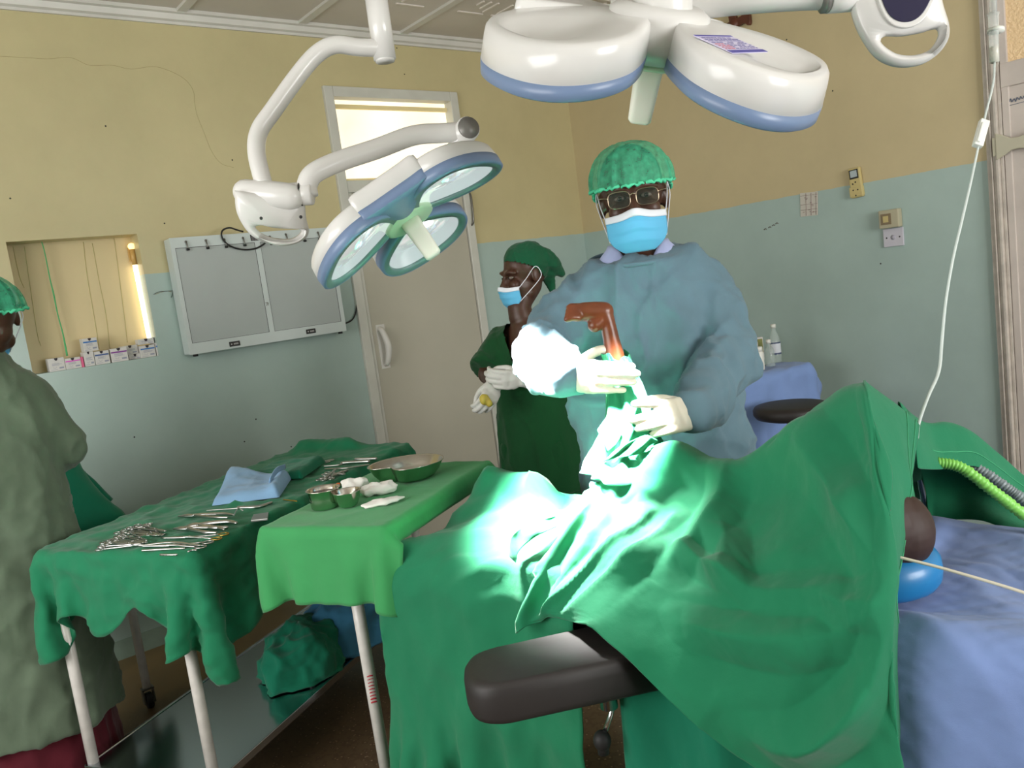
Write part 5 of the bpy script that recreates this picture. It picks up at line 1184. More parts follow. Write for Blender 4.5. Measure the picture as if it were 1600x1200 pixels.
# ------------------------------------------------------------------ film viewing box on the back wall
M_vb = mat('viewer box enamel', (196, 206, 204), .4, var=.04); M_scr = mat('milky screen', (166, 174, 172), .3, var=.03)
yf = YB-.09
lb_ = thing('film_viewer', 'grey white two-panel film viewing box with clips on the wall left of the door', 'light box', (1.66, YB, 1.34))
x0, x1, z0, z1 = 1.244, 2.078, 1.346, 1.898
obj('case', MB().bb(x0, x1, yf+.004, YB-.001, z0, z1), M_vb, lb_, bevel=.006)
def wallq(p): return PY(p[0], p[1], yf)
scr = []
for c in ([(272, 388), (397, 379), (422, 519), (302, 537)], [(405, 378), (512, 370), (534, 502), (430, 517)]):
    P = np.array([wallq(p) for p in c]); xa, xb, za, zb = P[[0, 3], 0].mean(), P[[1, 2], 0].mean(), P[[2, 3], 2].mean(), P[[0, 1], 2].mean(); scr.append((xa, xb, za, zb))
(xa, xb, za, zb), (xc, xd, zc, zd) = scr; za = zc = (za+zc)/2; zb = zd = (zb+zd)/2
for u0, u1 in ((xa, xb), (xc, xd)):
    obj('screen', MB().bb(u0+.002, u1-.002, yf+.001, yf+.006, za, zb), M_scr, lb_)
    obj('screen_edge', MB().bb(u0-.001, u0+.002, yf, yf+.006, za, zb).bb(u1-.002, u1+.001, yf, yf+.006, za, zb).bb(u0, u1, yf, yf+.006, zb-.002, zb+.001).bb(u0, u1, yf, yf+.006, za-.001, za+.0015), M_dark, lb_)
fr = MB(); fr.bb(x0, xa, yf-.001, yf+.006, z0, z1).bb(xb, xc, yf-.001, yf+.006, z0, z1).bb(xd, x1, yf-.001, yf+.006, z0, z1).bb(xa, xb, yf-.001, yf+.006, zb, z1).bb(xa, xb, yf-.001, yf+.006, z0, za).bb(xc, xd, yf-.001, yf+.006, zb, z1).bb(xc, xd, yf-.001, yf+.006, z0, za)
obj('front_frame', fr, M_vb, lb_)
for zx, zy in ((250, 190), (405, 180), (550, 172), (695, 160), (905, 150), (1030, 132), (1165, 128), (1280, 118)):
    p = wallq((240+zx/5, 340+zy/5)); cp = MB(); cp.ell(p+np.array([0, -.004, 0]), (.006, .004, .006), seg=12, rings=8); cp.tube([p+np.array([0, -.006, 0]), p+np.array([.0015, -.012, -.02]), p+np.array([.003, -.010, -.034])], .0032, 8, sub=3)
    c_ = obj('film_clip', cp, M_steelw, lb_); obj('roller', MB().tube([p+np.array([-.003, -.008, -.036]), p+np.array([.009, -.008, -.036])], .0058, 12), M_rub, c_)
p = wallq((399, 371)); lbl = obj('rating_plate', MB().bb(p[0]-.026, p[0]+.026, yf-.0025, yf, p[2]-.016, p[2]+.014), M_dark, lb_)
pr = MB()
for i in range(5):
    for j in range(3): pr.bb(p[0]-.022+j*.015, p[0]-.010+j*.015, yf-.003, yf-.0024, p[2]-.013+i*.0055, p[2]-.0115+i*.0055)
obj('plate_print', pr, mat('grey print', (150, 150, 150), .5), lbl)
for q_ in ((366.5, 537), (485.5, 517.5)):
    p = wallq(q_); sw_ = obj('rocker_switch', MB().bb(p[0]-.027, p[0]+.027, yf-.004, yf, p[2]-.012, p[2]+.012), M_dark, lb_, bevel=.006)
    m = MB(); m.bb(p[0]-.019, p[0]-.013, yf-.0055, yf-.0035, p[2]-.003, p[2]+.003)
    for k in range(4): m.bb(p[0]-.005+k*.006, p[0]-.001+k*.006, yf-.0055, yf-.0035, p[2]-.004, p[2]+.004)
    obj('switch_legend', m, mat('pale legend', (170, 170, 168), .5), sw_)
m = MB(); p = wallq((417, 475))
for k in range(2): m.tube([p+np.array([-.008+k*.008, -.002, .008]), p+np.array([.002+k*.006, -.002, .004]), p+np.array([-.004+k*.008, -.002, -.008])], .0012, 5, sub=3)
obj('scribble', m, M_steelw, lb_)
for q_ in ((306, 557), (532, 520)):
    p = PY(q_[0], q_[1], yf+.04); obj('rubber_foot', MB().tube([np.array([p[0], yf+.04, z0]), np.array([p[0], yf+.04, z0-.012])], .012, 12), M_rub, lb_)
cb = MB(); cb.tube([PY(240+x/5, 340+y/5, yf-.012) for x, y in ((700, 110), (650, 96), (595, 80), (545, 95), (530, 130), (548, 180), (600, 222), (670, 245), (740, 250), (800, 240), (850, 215), (890, 180))], .0042, 8, sub=5)
obj('power_cord', cb, M_rub, lb_)
cb = MB(); cb.tube([PY(552, 436, YB-.012), PY(556, 460, YB-.014), PY(557, 482, YB-.014), PY(550, 500, YB-.014), np.array([x1-.01, YB-.03, PY(541, 507, YB-.03)[2]])], .004, 8, sub=5); obj('power_cord', cb, M_rub, lb_)
cb = MB(); cb.tube([PY(240+x/5, 340+y/5, YB-.004) for x, y in ((0, 600), (40, 580), (100, 575), (150, 572))], .0012, 5, sub=4).tube([PY(240+x/5, 340+y/5, YB-.004) for x, y in ((150, 545), (152, 575), (138, 625))], .0012, 5, sub=3); obj('thin_wire', cb, M_dark, lb_)

# ------------------------------------------------------------------ green string and cartons in the recess
solo('string', MB().tube([PY(x, y, YB+.085) for x, y in ((65, 377), (70, 395), (78, 435), (84, 460), (90, 490), (98, 520), (103, 545), (105, 556))], [.0022, .0024, .0026, .0036, .0026, .003, .0042, .0042], 7, sub=5), mat('green string', (70, 170, 104), .5), 'bright green string hanging in the lit wall recess', 'string')
M_card = mat('white card', (206, 204, 200), .6, var=.06, vscale=40); M_cdark = mat('carton slot', (52, 44, 50), .7); M_gprint = mat('carton print', (146, 150, 166), .6)
BANDS = {'blue': (52, 112, 180), 'navy': (58, 84, 140), 'violet': (126, 58, 140), 'magenta': (214, 84, 190), 'none': None}
bandm = {k: (mat('band '+k, v, .5) if v else None) for k, v in BANDS.items()}
M_pink = mat('pink card', (220, 100, 140), .6)
def zc(x, y, Y): return PY(60+x/6.667, 480+y/6.667, Y)
rr = np.random.default_rng(12)
def carton(x0, y0, x1, y1, label, band='none', Y=YB+.012, depth=.06, tilt=0, zb_=None, side=None, dark=False):
    a = zc(x0, (y0+y1)/2, Y); b = zc(x1, (y0+y1)/2, Y); t = zc((x0+x1)/2, y0, Y); bt = zc((x0+x1)/2, y1, Y); w = b[0]-a[0]; h = t[2]-bt[2]; z = WZ0+.0005 if zb_ is None else zb_
    r_ = thing('carton', label, 'carton', ((a[0]+b[0])/2, Y, z), tilt, 'suture cartons on the recess sill')
    obj('box', MB().bb(-w/2, w/2, 0, depth, 0, h), M_card, r_, local=True, bevel=.0012)
    obj('thumb_slot', MB().prism(np.array([(w*.11*math.cos(t_), -.0006, h-.0+min(0, -.012*math.sin(t_))) for t_ in np.linspace(0, PI, 12)]), (0, 0, 0), (0, .0008, 0)), M_cdark, r_, local=True)
    if bandm[band]: obj('colour_band', MB().bb(-w*.47, w*.47, -.0007, .001, h*.66, h*.77), bandm[band], r_, local=True)
    m = MB()
    for i, zz in enumerate((.57, .50, .43)): m.bb(-w*.30, w*(.12+.2*rr.random()), -.0006, .0008, h*zz, h*(zz+.028))
    m.bb(-w*.42, w*.0, -.0006, .0008, h*.1, h*.125); m.bb(w*.12, w*.40, -.0006, .0008, h*.16, h*.28)
    t_ = np.linspace(PI, 2*PI, 12); m.tube(np.stack([-.15*w+.10*w*np.cos(t_), np.full(12, -.0004), h*.33+.10*h*np.sin(t_)], 1), .0005, 4)
    obj('label_print', m, M_gprint, r_, local=True)
    if side: obj('pink_side', MB().bb(w/2, w/2+side, .002, depth, 0, h*.95), M_pink, r_, local=True)
    if dark: obj('dark_end', MB().bb(w/2-.001, w/2+.012, .0, depth, 0, h), M_cdark, r_, local=True)
    return r_, h
carton(110, 548, 282, 686, 'white carton at the left end of the sill row, partly behind the gowned assistant')
carton(285, 555, 452, 670, 'white carton with magenta band and pink side on the recess sill', 'magenta', side=.011)
_, h3 = carton(482, 492, 590, 645, 'plain off-white carton between the pink-sided and navy-banded cartons')
_, h4 = carton(592, 478, 748, 618, 'white carton with navy band under the stacked carton', 'navy')
carton(468, 340, 622, 478, 'white carton with blue band standing on top of the sill row', 'blue', zb_=WZ0+max(h3, h4)+.001, Y=YB+.02)
carton(762, 462, 938, 606, 'white carton with violet band turned slightly on the recess sill', 'violet', tilt=-.12, Y=YB+.002)
_, h8 = carton(945, 498, 1075, 552, 'low flat pale carton lying at the back of the sill', Y=YB+.03, depth=.055)
carton(875, 395, 1040, 490, 'tilted white carton resting on the low flat carton', zb_=WZ0+h8+.001, Y=YB+.035, depth=.05, tilt=.1)
_, h9 = carton(1068, 425, 1226, 552, 'white carton with blue band left of the last one on the sill', 'blue')
_, h10 = carton(1230, 395, 1345, 532, 'white carton with blue band at the right end of the sill row', 'blue', tilt=.05)
carton(1040, 345, 1210, 402, 'white carton with a dark end lying flat on the right-hand cartons', zb_=WZ0+max(h9, h10)+.001, Y=YB+.03, dark=True, depth=.05)

# ------------------------------------------------------------------ things on the right wall
M_wood = mat('dark carved wood', (92, 50, 34), .4, var=.25, vscale=25, coat=.2)
cz = PX(1147, 38, XR-.015); crx = MB()
def arm_(ang, L):
    d = np.array([0, math.sin(ang), math.cos(ang)]); s = np.array([0, math.cos(ang), -math.sin(ang)])
    pr = [(0, .024), (.25, .022), (.5, .021), (.68, .026), (.78, .040), (.86, .044), (.93, .040), (.98, .026), (1.0, .006)]
    P = [cz+d*L*u+s*w_ for u, w_ in pr]+[cz+d*L*u-s*w_ for u, w_ in pr[::-1]]
    crx.prism(np.array(P), np.array([.012, 0, 0]), np.array([-.010, 0, 0]), smooth=False)
T0 = .10
for k, L in enumerate((.125, .105, .21, .105)): arm_(T0+k*PI/2, L)
crx.ell(cz+np.array([-.008, 0, 0]), (.012, .03, .03))
solo('crucifix', crx, M_wood, 'dark brown wooden cross high on the right wall behind the lamp arm', 'cross', bevel=.003)
def on_wall(x, y, t=.02): return PX(x, y, XR-t)
M_ivory = mat('aged ivory plastic', (194, 178, 122), .45); M_ivory2 = mat('cream plastic', (178, 172, 146), .45)
a, b = on_wall(1336, 262), on_wall(1337, 309); w_ = .032; cy = (a[1]+b[1])/2
rm = thing('remote_control', 'ivory air conditioner remote with a small screen in a holder on the wall', 'remote control', (XR, cy, b[2]))
ax_ = [(1, 0, 0), norm([0, 1, -.06]), norm([0, .06, 1])]
mid = np.array([XR-.012, cy, (a[2]+b[2])/2]); hh = a[2]-b[2]
obj('case', MB().box(mid, (.022, .062, hh), ax=ax_), M_ivory, rm, bevel=.006)
sc0 = obj('display_surround', MB().box(mid+np.array([-.0115, .004, hh*.29]), (.002, .046, hh*.31), ax=ax_), M_dark, rm)
obj('display', MB().box(mid+np.array([-.013, .004, hh*.30]), (.002, .034, hh*.22), ax=ax_), mat('lcd', (170, 182, 186), .3), sc0)
for dy, dz in ((-.002, .03), (0.012, -.02), (-.012, -.02), (0, -.055), (-.016, .075), (.012, .02)): obj('button', MB().ell(mid+np.array([-.0115, dy, dz*hh/.19-.02]), (.002, .004, .004), seg=10, rings=6), M_dark, rm)
obj('holder', MB().box(mid+np.array([.001, 0, -hh*.3]), (.026, .068, hh*.34), ax=ax_), M_ivory, rm, bevel=.004)
c = np.array([on_wall(x, y, .003) for x, y in ((1250, 302), (1278, 299), (1278, 336), (1251, 339))])
nt_ = thing('paper_note', 'small ruled paper sheet taped to the wall left of the remote', 'note', (XR, c[:, 1].mean(), c[:, 2].min()))
obj('sheet', MB().prism(c, (0, 0, 0), (.001, 0, 0)), mat('paper', (196, 192, 182), .7), nt_)
def lp(u, v): return (c[0]*(1-u)+c[1]*u)*(1-v)+(c[3]*(1-u)+c[2]*u)*v
m = MB()
for u in (.33, .62, .9): m.tube([lp(u, .03)-[.001, 0, 0], lp(u, .97)-[.001, 0, 0]], .0012, 4)
for v in (.12, .5, .72): m.tube([lp(.03, v)-[.001, 0, 0], lp(.97, v)-[.001, 0, 0]], .0007, 4)
for i in range(14):
    u, v = .08+.8*rr.random(), .1+.8*rr.random(); m.tube([lp(u, v)-[.001, 0, 0], lp(min(u+.1, 1), v)-[.001, 0, 0]], .0012, 4)
obj('ruling', m, mat('faint ruling', (150, 128, 124), .7), nt_)
bc = np.array([on_wall(x, y, .02) for x, y in ((1376, 331), (1405, 327), (1406, 353), (1378, 356))]); cc = bc.mean(0)
bl2 = thing('bell_push', 'cream bell push box fixed above the white switch plate', 'switch', (XR, cc[1], bc[:, 2].min()))
obj('box', MB().box((XR-.02, cc[1], cc[2]), (.04, .098, .088)), M_ivory2, bl2, bevel=.005); q_ = obj('push_plate', MB().box((XR-.041, cc[1]+.012, cc[2]), (.003, .05, .052)), mat('brown bezel', (128, 112, 86), .45), bl2)
obj('push', MB().box((XR-.043, cc[1]+.012, cc[2]), (.003, .026, .03)), M_ivory, q_)
sc_ = np.array([on_wall(x, y, .008) for x, y in ((1381, 359), (1411, 356), (1411, 383), (1381, 385))]); cc = sc_.mean(0)
sw2 = thing('switch_plate', 'square white blank plate with two screws under the bell push', 'switch', (XR, cc[1], sc_[:, 2].min()))
obj('plate', MB().box((XR-.005, cc[1], cc[2]), (.010, .098, .088)), mat('white plate', (198, 196, 206), .4), sw2, bevel=.002)
for dy in (-.032, .032): obj('screw', MB().ell((XR-.010, cc[1]+dy, cc[2]), (.002, .004, .004), seg=10, rings=6), M_dark, sw2)
obj('moulded_mark', MB().lathe([(0, 0), (.012, 0), (.012, .001), (0, .001)], (XR-.0102, cc[1], cc[2]), (-1, 0, 0)), mat('grey mark', (176, 174, 186), .5), sw2)
ik = MB()
for x, y in ((1196, 358), (1203, 355), (1209, 352), (1214, 349)): ik.tube([on_wall(x-2, y+1, .0), on_wall(x, y-1, .0), on_wall(x+2, y+.5, .0)], .0028, 5)
obj('ink_marks', ik, mat('ink marks', (110, 104, 96), .8), wr)

# ------------------------------------------------------------------ infusion line
M_clear = mat('clear plastic', (226, 232, 230), .12, alpha=.38, spec=.6); M_tube = mat('milky tubing', (214, 224, 220), .25, alpha=.75); M_clamp = mat('white clamp', (228, 230, 222), .4)
iv0 = PD(1550, 70, 1.75)
iv = thing('infusion_set', 'clear infusion drip chamber and tubing running down to the green tent', 'infusion set', (iv0[0], iv0[1], iv0[2]))
up = PD(1552, -60, 1.76)
obj('bag', MB().loft([[up+np.array([0, 0, z])+w*math.cos(t)*CR+d*math.sin(t)*norm([_F[0], _F[1], 0]) for t in np.linspace(0, 2*PI, 24, endpoint=False)] for z, w, d in ((.01, .02, .012), (.04, .055, .02), (.12, .065, .026), (.22, .06, .02), (.26, .045, .006), (.28, .04, .003))]), M_clear, iv)
obj('hanger', MB().tube([up+np.array([0, 0, .275]), up+np.array([0, 0, .4]), np.array([up[0], up[1], ZC])], .003, 8), M_steelw, iv)
p0, p1, p2, p3 = PD(1553, -60, 1.76), PD(1552, 22, 1.755), PD(1553, 70, 1.75), PD(1554, 97, 1.748)
obj('spike', MB().tube([up+np.array([0, 0, .02]), p1], [.006, .0075], 12), M_clear, iv)
obj('drip_chamber', MB().tube([p1, p1*.9+p2*.1, p2, p3], [.0125, .0105, .0095, .0095], 16), M_clear, iv)
obj('chamber_flange', MB().tube([PD(1556, 45, 1.752), PD(1556, 50, 1.752)], .0165, 16), M_clamp, iv)
obj('filter', MB().tube([PD(1553, 74, 1.75), PD(1554, 97, 1.748)], .0088, 14), mat('cream filter', (214, 208, 188), .4), iv)
obj('tubing', MB().tube([p3, PD(1552, 130, 1.74), PD(1541, 175, 1.72), PD(1531, 218, 1.70), PD(1518, 280, 1.68), PD(1503, 345, 1.66), PD(1489, 405, 1.64), PD(1478, 470, 1.62), PD(1472, 530, 1.60), PD(1467, 580, 1.57), PD(1450, 620, 1.53), PD(1436, 660, 1.50), PD(1433, 685, 1.50)], [.0024]*5+[.0027]*3+[.0031]*5, 8, sub=5), M_tube, iv)
ca, cb_ = PD(1538, 189, 1.712), PD(1527, 229, 1.695)
zax = norm(ca-cb_); yax = norm(np.cross(zax, CR)); xax = np.cross(yax, zax)
obj('roller_clamp', MB().box((ca+cb_)/2, (.019, .014, np.linalg.norm(ca-cb_)), ax=[xax, yax, zax]).box((ca+cb_)/2-CR*.004-_F*.006, (.008, .010, .05), ax=[xax, yax, zax]), M_clamp, iv, bevel=.002)

# ------------------------------------------------------------------ side table with bottles, stool
M_lblue = cloth_mat('blue table cloth', (120, 146, 196))
zt = .905
c1, c0 = PZ(1168, 590, zt), PZ(1272, 566, zt); xx = XR-.03; q1 = c0+norm(c0-c1)*.0
td = norm(c0-c1); tn = norm(np.cross([0, 0, 1], td)); tn = tn if tn@np.array([1, 0, 0]) > 0 else -tn
TLn = np.linalg.norm(c0-c1)+.0; stw = .30
def sp_(u, v, z): return np.array([c1[0], c1[1], 0])+td*u+tn*v+np.array([0, 0, z])
stt = thing('side_table', 'small side table hidden under a pale blue cloth by the right wall', 'table', sp_(TLn/2, stw/2, 0), math.atan2(td[1], td[0]))
obj('table_top', MB().box(sp_(TLn/2-.10, stw/2, zt-.03), (TLn+.16, stw-.02, .03), ax=[td, tn, (0, 0, 1)]), M_wood, stt)
for u, v in ((-.12, .03), (TLn-.05, .03), (-.12, stw-.03), (TLn-.05, stw-.03)): obj('leg', MB().tube([sp_(u, v, 0), sp_(u, v, zt-.03)], .018, 12), M_wood, stt)
G = sheet(sp_(0, 0, 0), td, tn, -.55, TLn+.10, -.50, stw+.02, zt+.02, .030)
GL = sim(G, [c_box(sp_(0, 0, 0), td, tn, (-.19, 0, zt-.06), (TLn, stw+.04, zt-.012), .012)], iters=130, grav=.0012, jit=.005, seed=31, fric=.7)
GL = wrinkle(upsample(GL), [(.10, .012, 61, (1, 1, .2)), (.06, .003, 62, (1, 1, .5))])
solo('table_cloth', MB().grid(GL), M_lblue, 'pale blue cloth hanging in folds over the side table', 'cloth', solid=.003, offset=-1)
zt2 = zt+.006
def onT(x, y): return PZ(x, y, zt2)
M_wplast = mat('white plastic bottle', (214, 214, 206), .4); M_olive = mat('olive label', (126, 130, 62), .5); M_petw = mat('clear bottle', (196, 210, 204), .1, alpha=.35, spec=.6); M_wlab = mat('white bottle label', (206, 210, 216), .5); M_navyp = mat('navy print', (62, 74, 104), .5)
p = onT(1188, 578); b1 = thing('pill_bottle', 'white cylindrical bottle standing in front of the green white cartons', 'bottle', p)
s_ = np.linalg.norm(p-CAM)/CF
obj('body', MB().lathe([(0, 0), (6.6*s_, 0), (6.9*s_, 2*s_), (6.9*s_, 25*s_), (6*s_, 27*s_), (5.2*s_, 28*s_)], p), M_wplast, b1); obj('cap', MB().lathe([(0, 28*s_), (5.8*s_, 28*s_), (5.8*s_, 34*s_), (5*s_, 35*s_), (0, 35*s_)], p), M_wplast, b1)
p = onT(1204, 572); b2 = thing('saline_bottle', 'short clear bottle right of the white pill bottle', 'bottle', p)
obj('body', MB().lathe([(0, 0), (7*s_, 0), (7.4*s_, 2*s_), (7.4*s_, 24*s_), (5*s_, 29*s_), (3*s_, 31*s_), (3*s_, 35*s_)], p), M_petw, b2); obj('cap', MB().lathe([(0, 35*s_), (3.6*s_, 35*s_), (3.6*s_, 41*s_), (0, 41*s_)], p), M_wplast, b2)
p = onT(1213, 566); b3 = thing('water_bottle', 'tall clear bottle with white label at the back of the side table', 'bottle', p)
obj('body', MB().lathe([(0, 0), (8*s_, 0), (8.6*s_, 2*s_), (8.6*s_, 14*s_), (8.0*s_, 16*s_), (8.6*s_, 18*s_), (8.6*s_, 34*s_), (7*s_, 42*s_), (3.4*s_, 49*s_), (3.2*s_, 54*s_)], p), M_petw, b3); obj('label', MB().lathe([(8.75*s_, 13*s_), (8.75*s_, 32*s_)], p, cap=False), M_wlab, b3, label='white label'); obj('cap', MB().lathe([(0, 54*s_), (4*s_, 54*s_), (4*s_, 60*s_), (0, 60*s_)], p), M_wplast, b3)
obj('label_print', MB().lathe([(8.85*s_, 13*s_), (8.85*s_, 15.5*s_)], p, cap=False).lathe([(8.85*s_, 30*s_), (8.85*s_, 32*s_)], p, cap=False), M_navyp, b3)
bx_ax = [norm(CR*[1, 1, 0]), norm(np.array([_F[0], _F[1], 0])), (0, 0, 1)]
def tbox(x, y, w, h, d, m, name, label, face=None, z=None):
    p = onT(x, y); 
    if z is not None: p = np.array([p[0], p[1], z])
    t = thing(name, label, 'carton', p, 0, 'medicine cartons on the side table'); obj('box', MB().box(p+np.array([0, 0, h*s_/2]), (w*s_, d*s_, h*s_), ax=bx_ax), M_card, t, bevel=.001)
    if face is not None: obj('face_panel', MB().box(p+np.array([0, 0, h*s_/2])-bx_ax[1]*d*s_/2, (w*s_*.8, .0016, h*s_*.86), ax=bx_ax), face, t)
    return p, h*s_
tbox(1171, 578, 13, 17, 10, M_card, 'carton', 'small carton with olive front beside the surgeon\'s sleeve', M_olive)
pz, hz = tbox(1173, 567, 26, 17, 10, M_card, 'carton', 'white carton lying behind the white pill bottle')
tbox(1174, 567, 24, 15, 9, M_card, 'carton', 'white carton stacked on top of the other behind the bottle', None, z=pz[2]+hz+.001)
tbox(1189, 562, 10, 37, 7, M_card, 'carton', 'upright olive topped carton behind the white pill bottle', M_olive)
sq = PD(1236, 640, 3.62); st_ = thing('stool', 'round black padded stool in front of the blue covered side table', 'stool', (sq[0], sq[1], 0))
obj('seat', MB().lathe([(0, -.035), (.13, -.035), (.152, -.028), (.163, -.012), (.163, .008), (.155, .020), (.12, .026), (0, .027)], sq, seg=40), M_vinyl, st_)
obj('column', MB().tube([[sq[0], sq[1], .08], [sq[0], sq[1], sq[2]-.03]], .022, 14), M_chr, st_)
for k in range(5): obj('leg', MB().tube([[sq[0], sq[1], .10], [sq[0]+.24*math.cos(k*2*PI/5), sq[1]+.24*math.sin(k*2*PI/5), .03]], .016, 10, round_=True), M_dark, st_)
# ------------------------------------------------------------------ instruments on the trolley
def zt_at(x, y): 
    D = (GT[..., 0]-x)**2+(GT[..., 1]-y)**2; k = D.reshape(-1).argsort()[:6]; return min(max(GT[..., 2].reshape(-1)[k].max(), tz+.012), tz+.045)
def on_cloth(px, py):
    z = tz+.02
    for _ in range(4): p = PZ(px, py, z); z = zt_at(p[0], p[1])+.004
    return PZ(px, py, z)
def basis(a, b):
    d = np.array(b)-np.array(a); L = np.linalg.norm(d); f = d/L; s = norm(np.cross([0, 0, 1], f)); return f, s, L
def loop(c, f, s, rx, ry, r, q, n=18):
    t = np.linspace(0, 2*PI, n); P = np.asarray(c)+np.outer(np.cos(t)*rx, f)+np.outer(np.sin(t)*ry, s); q.tube(P, r, 6, cap=False)
def scissor(a, b, label, name='artery_forceps', ring=M_inst, k=1.0, lift=0, group='ring handled forceps on the instrument cloth', wide=.5, jaw=.30, cat='forceps'):
    """a: ring end, b: tip (world)"""
    a = np.array(a)+[0, 0, lift]; b = np.array(b)+[0, 0, lift]; f, s, L = basis(a, b); up_ = np.array([0, 0, 1.])
    t = thing(name, label, cat, (a+b)/2, 0, group); piv = b-f*L*jaw; rr_ = .0028*k
    for sg in (1, -1):
        c = a+f*.014*k+s*sg*.0135*k*wide*2; m = MB(); m.tube([c+f*.012*k, a+f*L*.35+s*sg*.007*k*wide*2+up_*.001*sg, piv+s*sg*.0015+up_*.001*sg, piv*.5+b*.5-s*sg*.0022, b-s*sg*.0006], [rr_*.9, rr_, rr_*1.25, rr_*1.0, rr_*.55], 7, sub=4)
        h = obj('shank', m, M_inst, t); g = MB(); loop(c, f, s, .0135*k, .0105*k, .0021*k, g); obj('finger_ring', g, ring, h)
    obj('screw', MB().ell(piv+up_*.004, (.003, .003, .0015), seg=10, rings=6), M_inst, t); return t
def pliers(a, b, label, k=1.0, name='bone_cutter', cat='cutter'):
    f, s, L = basis(a, b); up_ = np.array([0, 0, 1.]); t = thing(name, label, cat, (np.array(a)+b)/2); piv = np.array(a)*.32+np.array(b)*.68+up_*.006
    for sg in (1, -1):
        m = MB(); m.tube([np.array(a)+s*sg*.016*k+up_*.004, np.array(a)*.8+b*.2+s*sg*.022*k+up_*.006, np.array(a)*.5+b*.5+s*sg*.013*k+up_*.007, piv, np.array(b)*.85+np.array(a)*.15-s*sg*.006*k+up_*.006, np.array(b)-s*sg*.001+up_*.004], [.0042*k, .0062*k, .0062*k, .0075*k, .006*k, .003*k], 8, sub=4, round_=True); obj('handle', m, M_inst, t)
    obj('spring', MB().tube([np.array(a)*.7+b*.3+s*.016*k+up_*.006, np.array(a)*.55+b*.45+up_*.008, np.array(a)*.7+b*.3-s*.016*k+up_*.006], .0016*k, 6, sub=5), M_inst, t)
    obj('joint', MB().lathe([(0, 0), (.008*k, 0), (.008*k, .005), (0, .006)], piv), M_inst, t); return t
def rod(pts, r, label, name, cat, m=M_inst, flat=1.0, group=None):
    q = MB(); q.tube(np.array(pts), r, 8, sub=5, round_=True, flat=flat); return solo(name, q, m, label, cat, group)
def zi(x, y): return on_cloth(140+x/6.667, 780+y/6.667)
FG = 'ring handled forceps on the instrument cloth'
lab = 'steel ring-handled forceps in the bunch at the near left of the green cloth'
# front bunch, rings to the left
for i, (r_, t_) in enumerate([((95, 512), (560, 470)), ((160, 445), (575, 462)), ((205, 440), (570, 468)), ((250, 430), (585, 458)), ((300, 412), (600, 455)), ((130, 490), (540, 478))]):
    scissor(zi(*r_), zi(*t_), lab, lift=.002*(i % 3), k=.95, group='front bunch of artery forceps')
lab2 = 'steel ring-handled forceps in the bunch behind the front left one'
for i, (r_, t_) in enumerate([((300, 335), (790, 360)), ((300, 382), (740, 385)), ((440, 300), (800, 352)), ((530, 275), (770, 372)), ((650, 272), (420, 330)), ((360, 380), (600, 450)), ((400, 320), (760, 378))]):
    scissor(zi(*r_), zi(*t_), lab2, lift=.003*(i % 3), k=.95, group='rear bunch of artery forceps')
scissor(zi(1410, 385), zi(745, 405), 'needle holder with gilt finger rings near the front edge of the cloth', 'needle_holder', M_gold, 1.1, group=None, wide=.65, jaw=.45, cat='needle holder')
scissor(zi(1250, 470), zi(520, 490), 'large scissors with one open finger ring beside the gilt-ringed holder', 'scissors', M_inst, 1.15, group=None, wide=.6, jaw=.5, cat='scissors')
pliers(zi(1480, 285), zi(1000, 300), 'heavy double-action cutter with spread handles, middle of the cloth', 1.25)
pliers(zi(1360, 345), zi(880, 322), 'smooth-handled gouge forceps lying in front of the heavy cutter', .9, 'gouge_forceps', 'forceps')
pliers(zi(1090+380, 190), zi(930, 192), 'long-jawed bone forceps with a hooked handle behind the heavy cutter', .8, 'bone_forceps', 'forceps')
p = zi(1560, 140); rod([zi(1510, 195)+[0, 0, .008], zi(1530, 165)+[0, 0, .012], p+[0, 0, .014], zi(1600, 138)+[0, 0, .006]], .0016, 'thin curved steel wire hook beside the bone forceps', 'hook', 'hook')
rod([zi(550, 535), zi(800, 520), zi(985, 512)], .0030, 'slim steel probe lying along the front edge of the instruments', 'probe', 'probe')
rod([zi(740, 578), zi(820, 580), zi(905, 578)], .0032, 'short steel rod lying alone at the front edge of the cloth', 'rod', 'rod')
rod([zi(1030, 545), zi(1070, 530), zi(1110, 530)], .0028, 'very short curved steel rod in front of the large scissors', 'rod', 'rod')
rod([zi(520, 490)+[0, 0, .002], zi(850, 470)+[0, 0, .006], zi(1150, 490)+[0, 0, .003]], [.003, .0052, .004], 'broad steel elevator lying under the large scissors', 'elevator', 'elevator', flat=.5)
# beside the blue towel: long handled chisel and a small gilt rod, plate
def zg(x, y): return on_cloth(150+x/4.848, 680+y/4.848)
rod([zg(840, 570), zg(1060, 555), zg(1080, 550), zg(1220, 545), zg(1330, 510)], [.0016, .0022, .006, .0062, .0045], 'long steel osteotome with a thick handle in front of the blue towel', 'osteotome', 'chisel')
rod([zg(1420, 488), zg(1520, 500)], .0022, 'small gilt rod right of the folded blue towel', 'rod', 'rod', M_gold)
c = [zg(1195, 615), zg(1310, 598), zg(1303, 648), zg(1175, 662)]
solo('steel_plate', MB().prism(np.array(c)+[0, 0, .001], (0, 0, 0), (0, 0, .006)), M_inst, 'small square steel block beside the lighter green cloth', 'plate', bevel=.001)
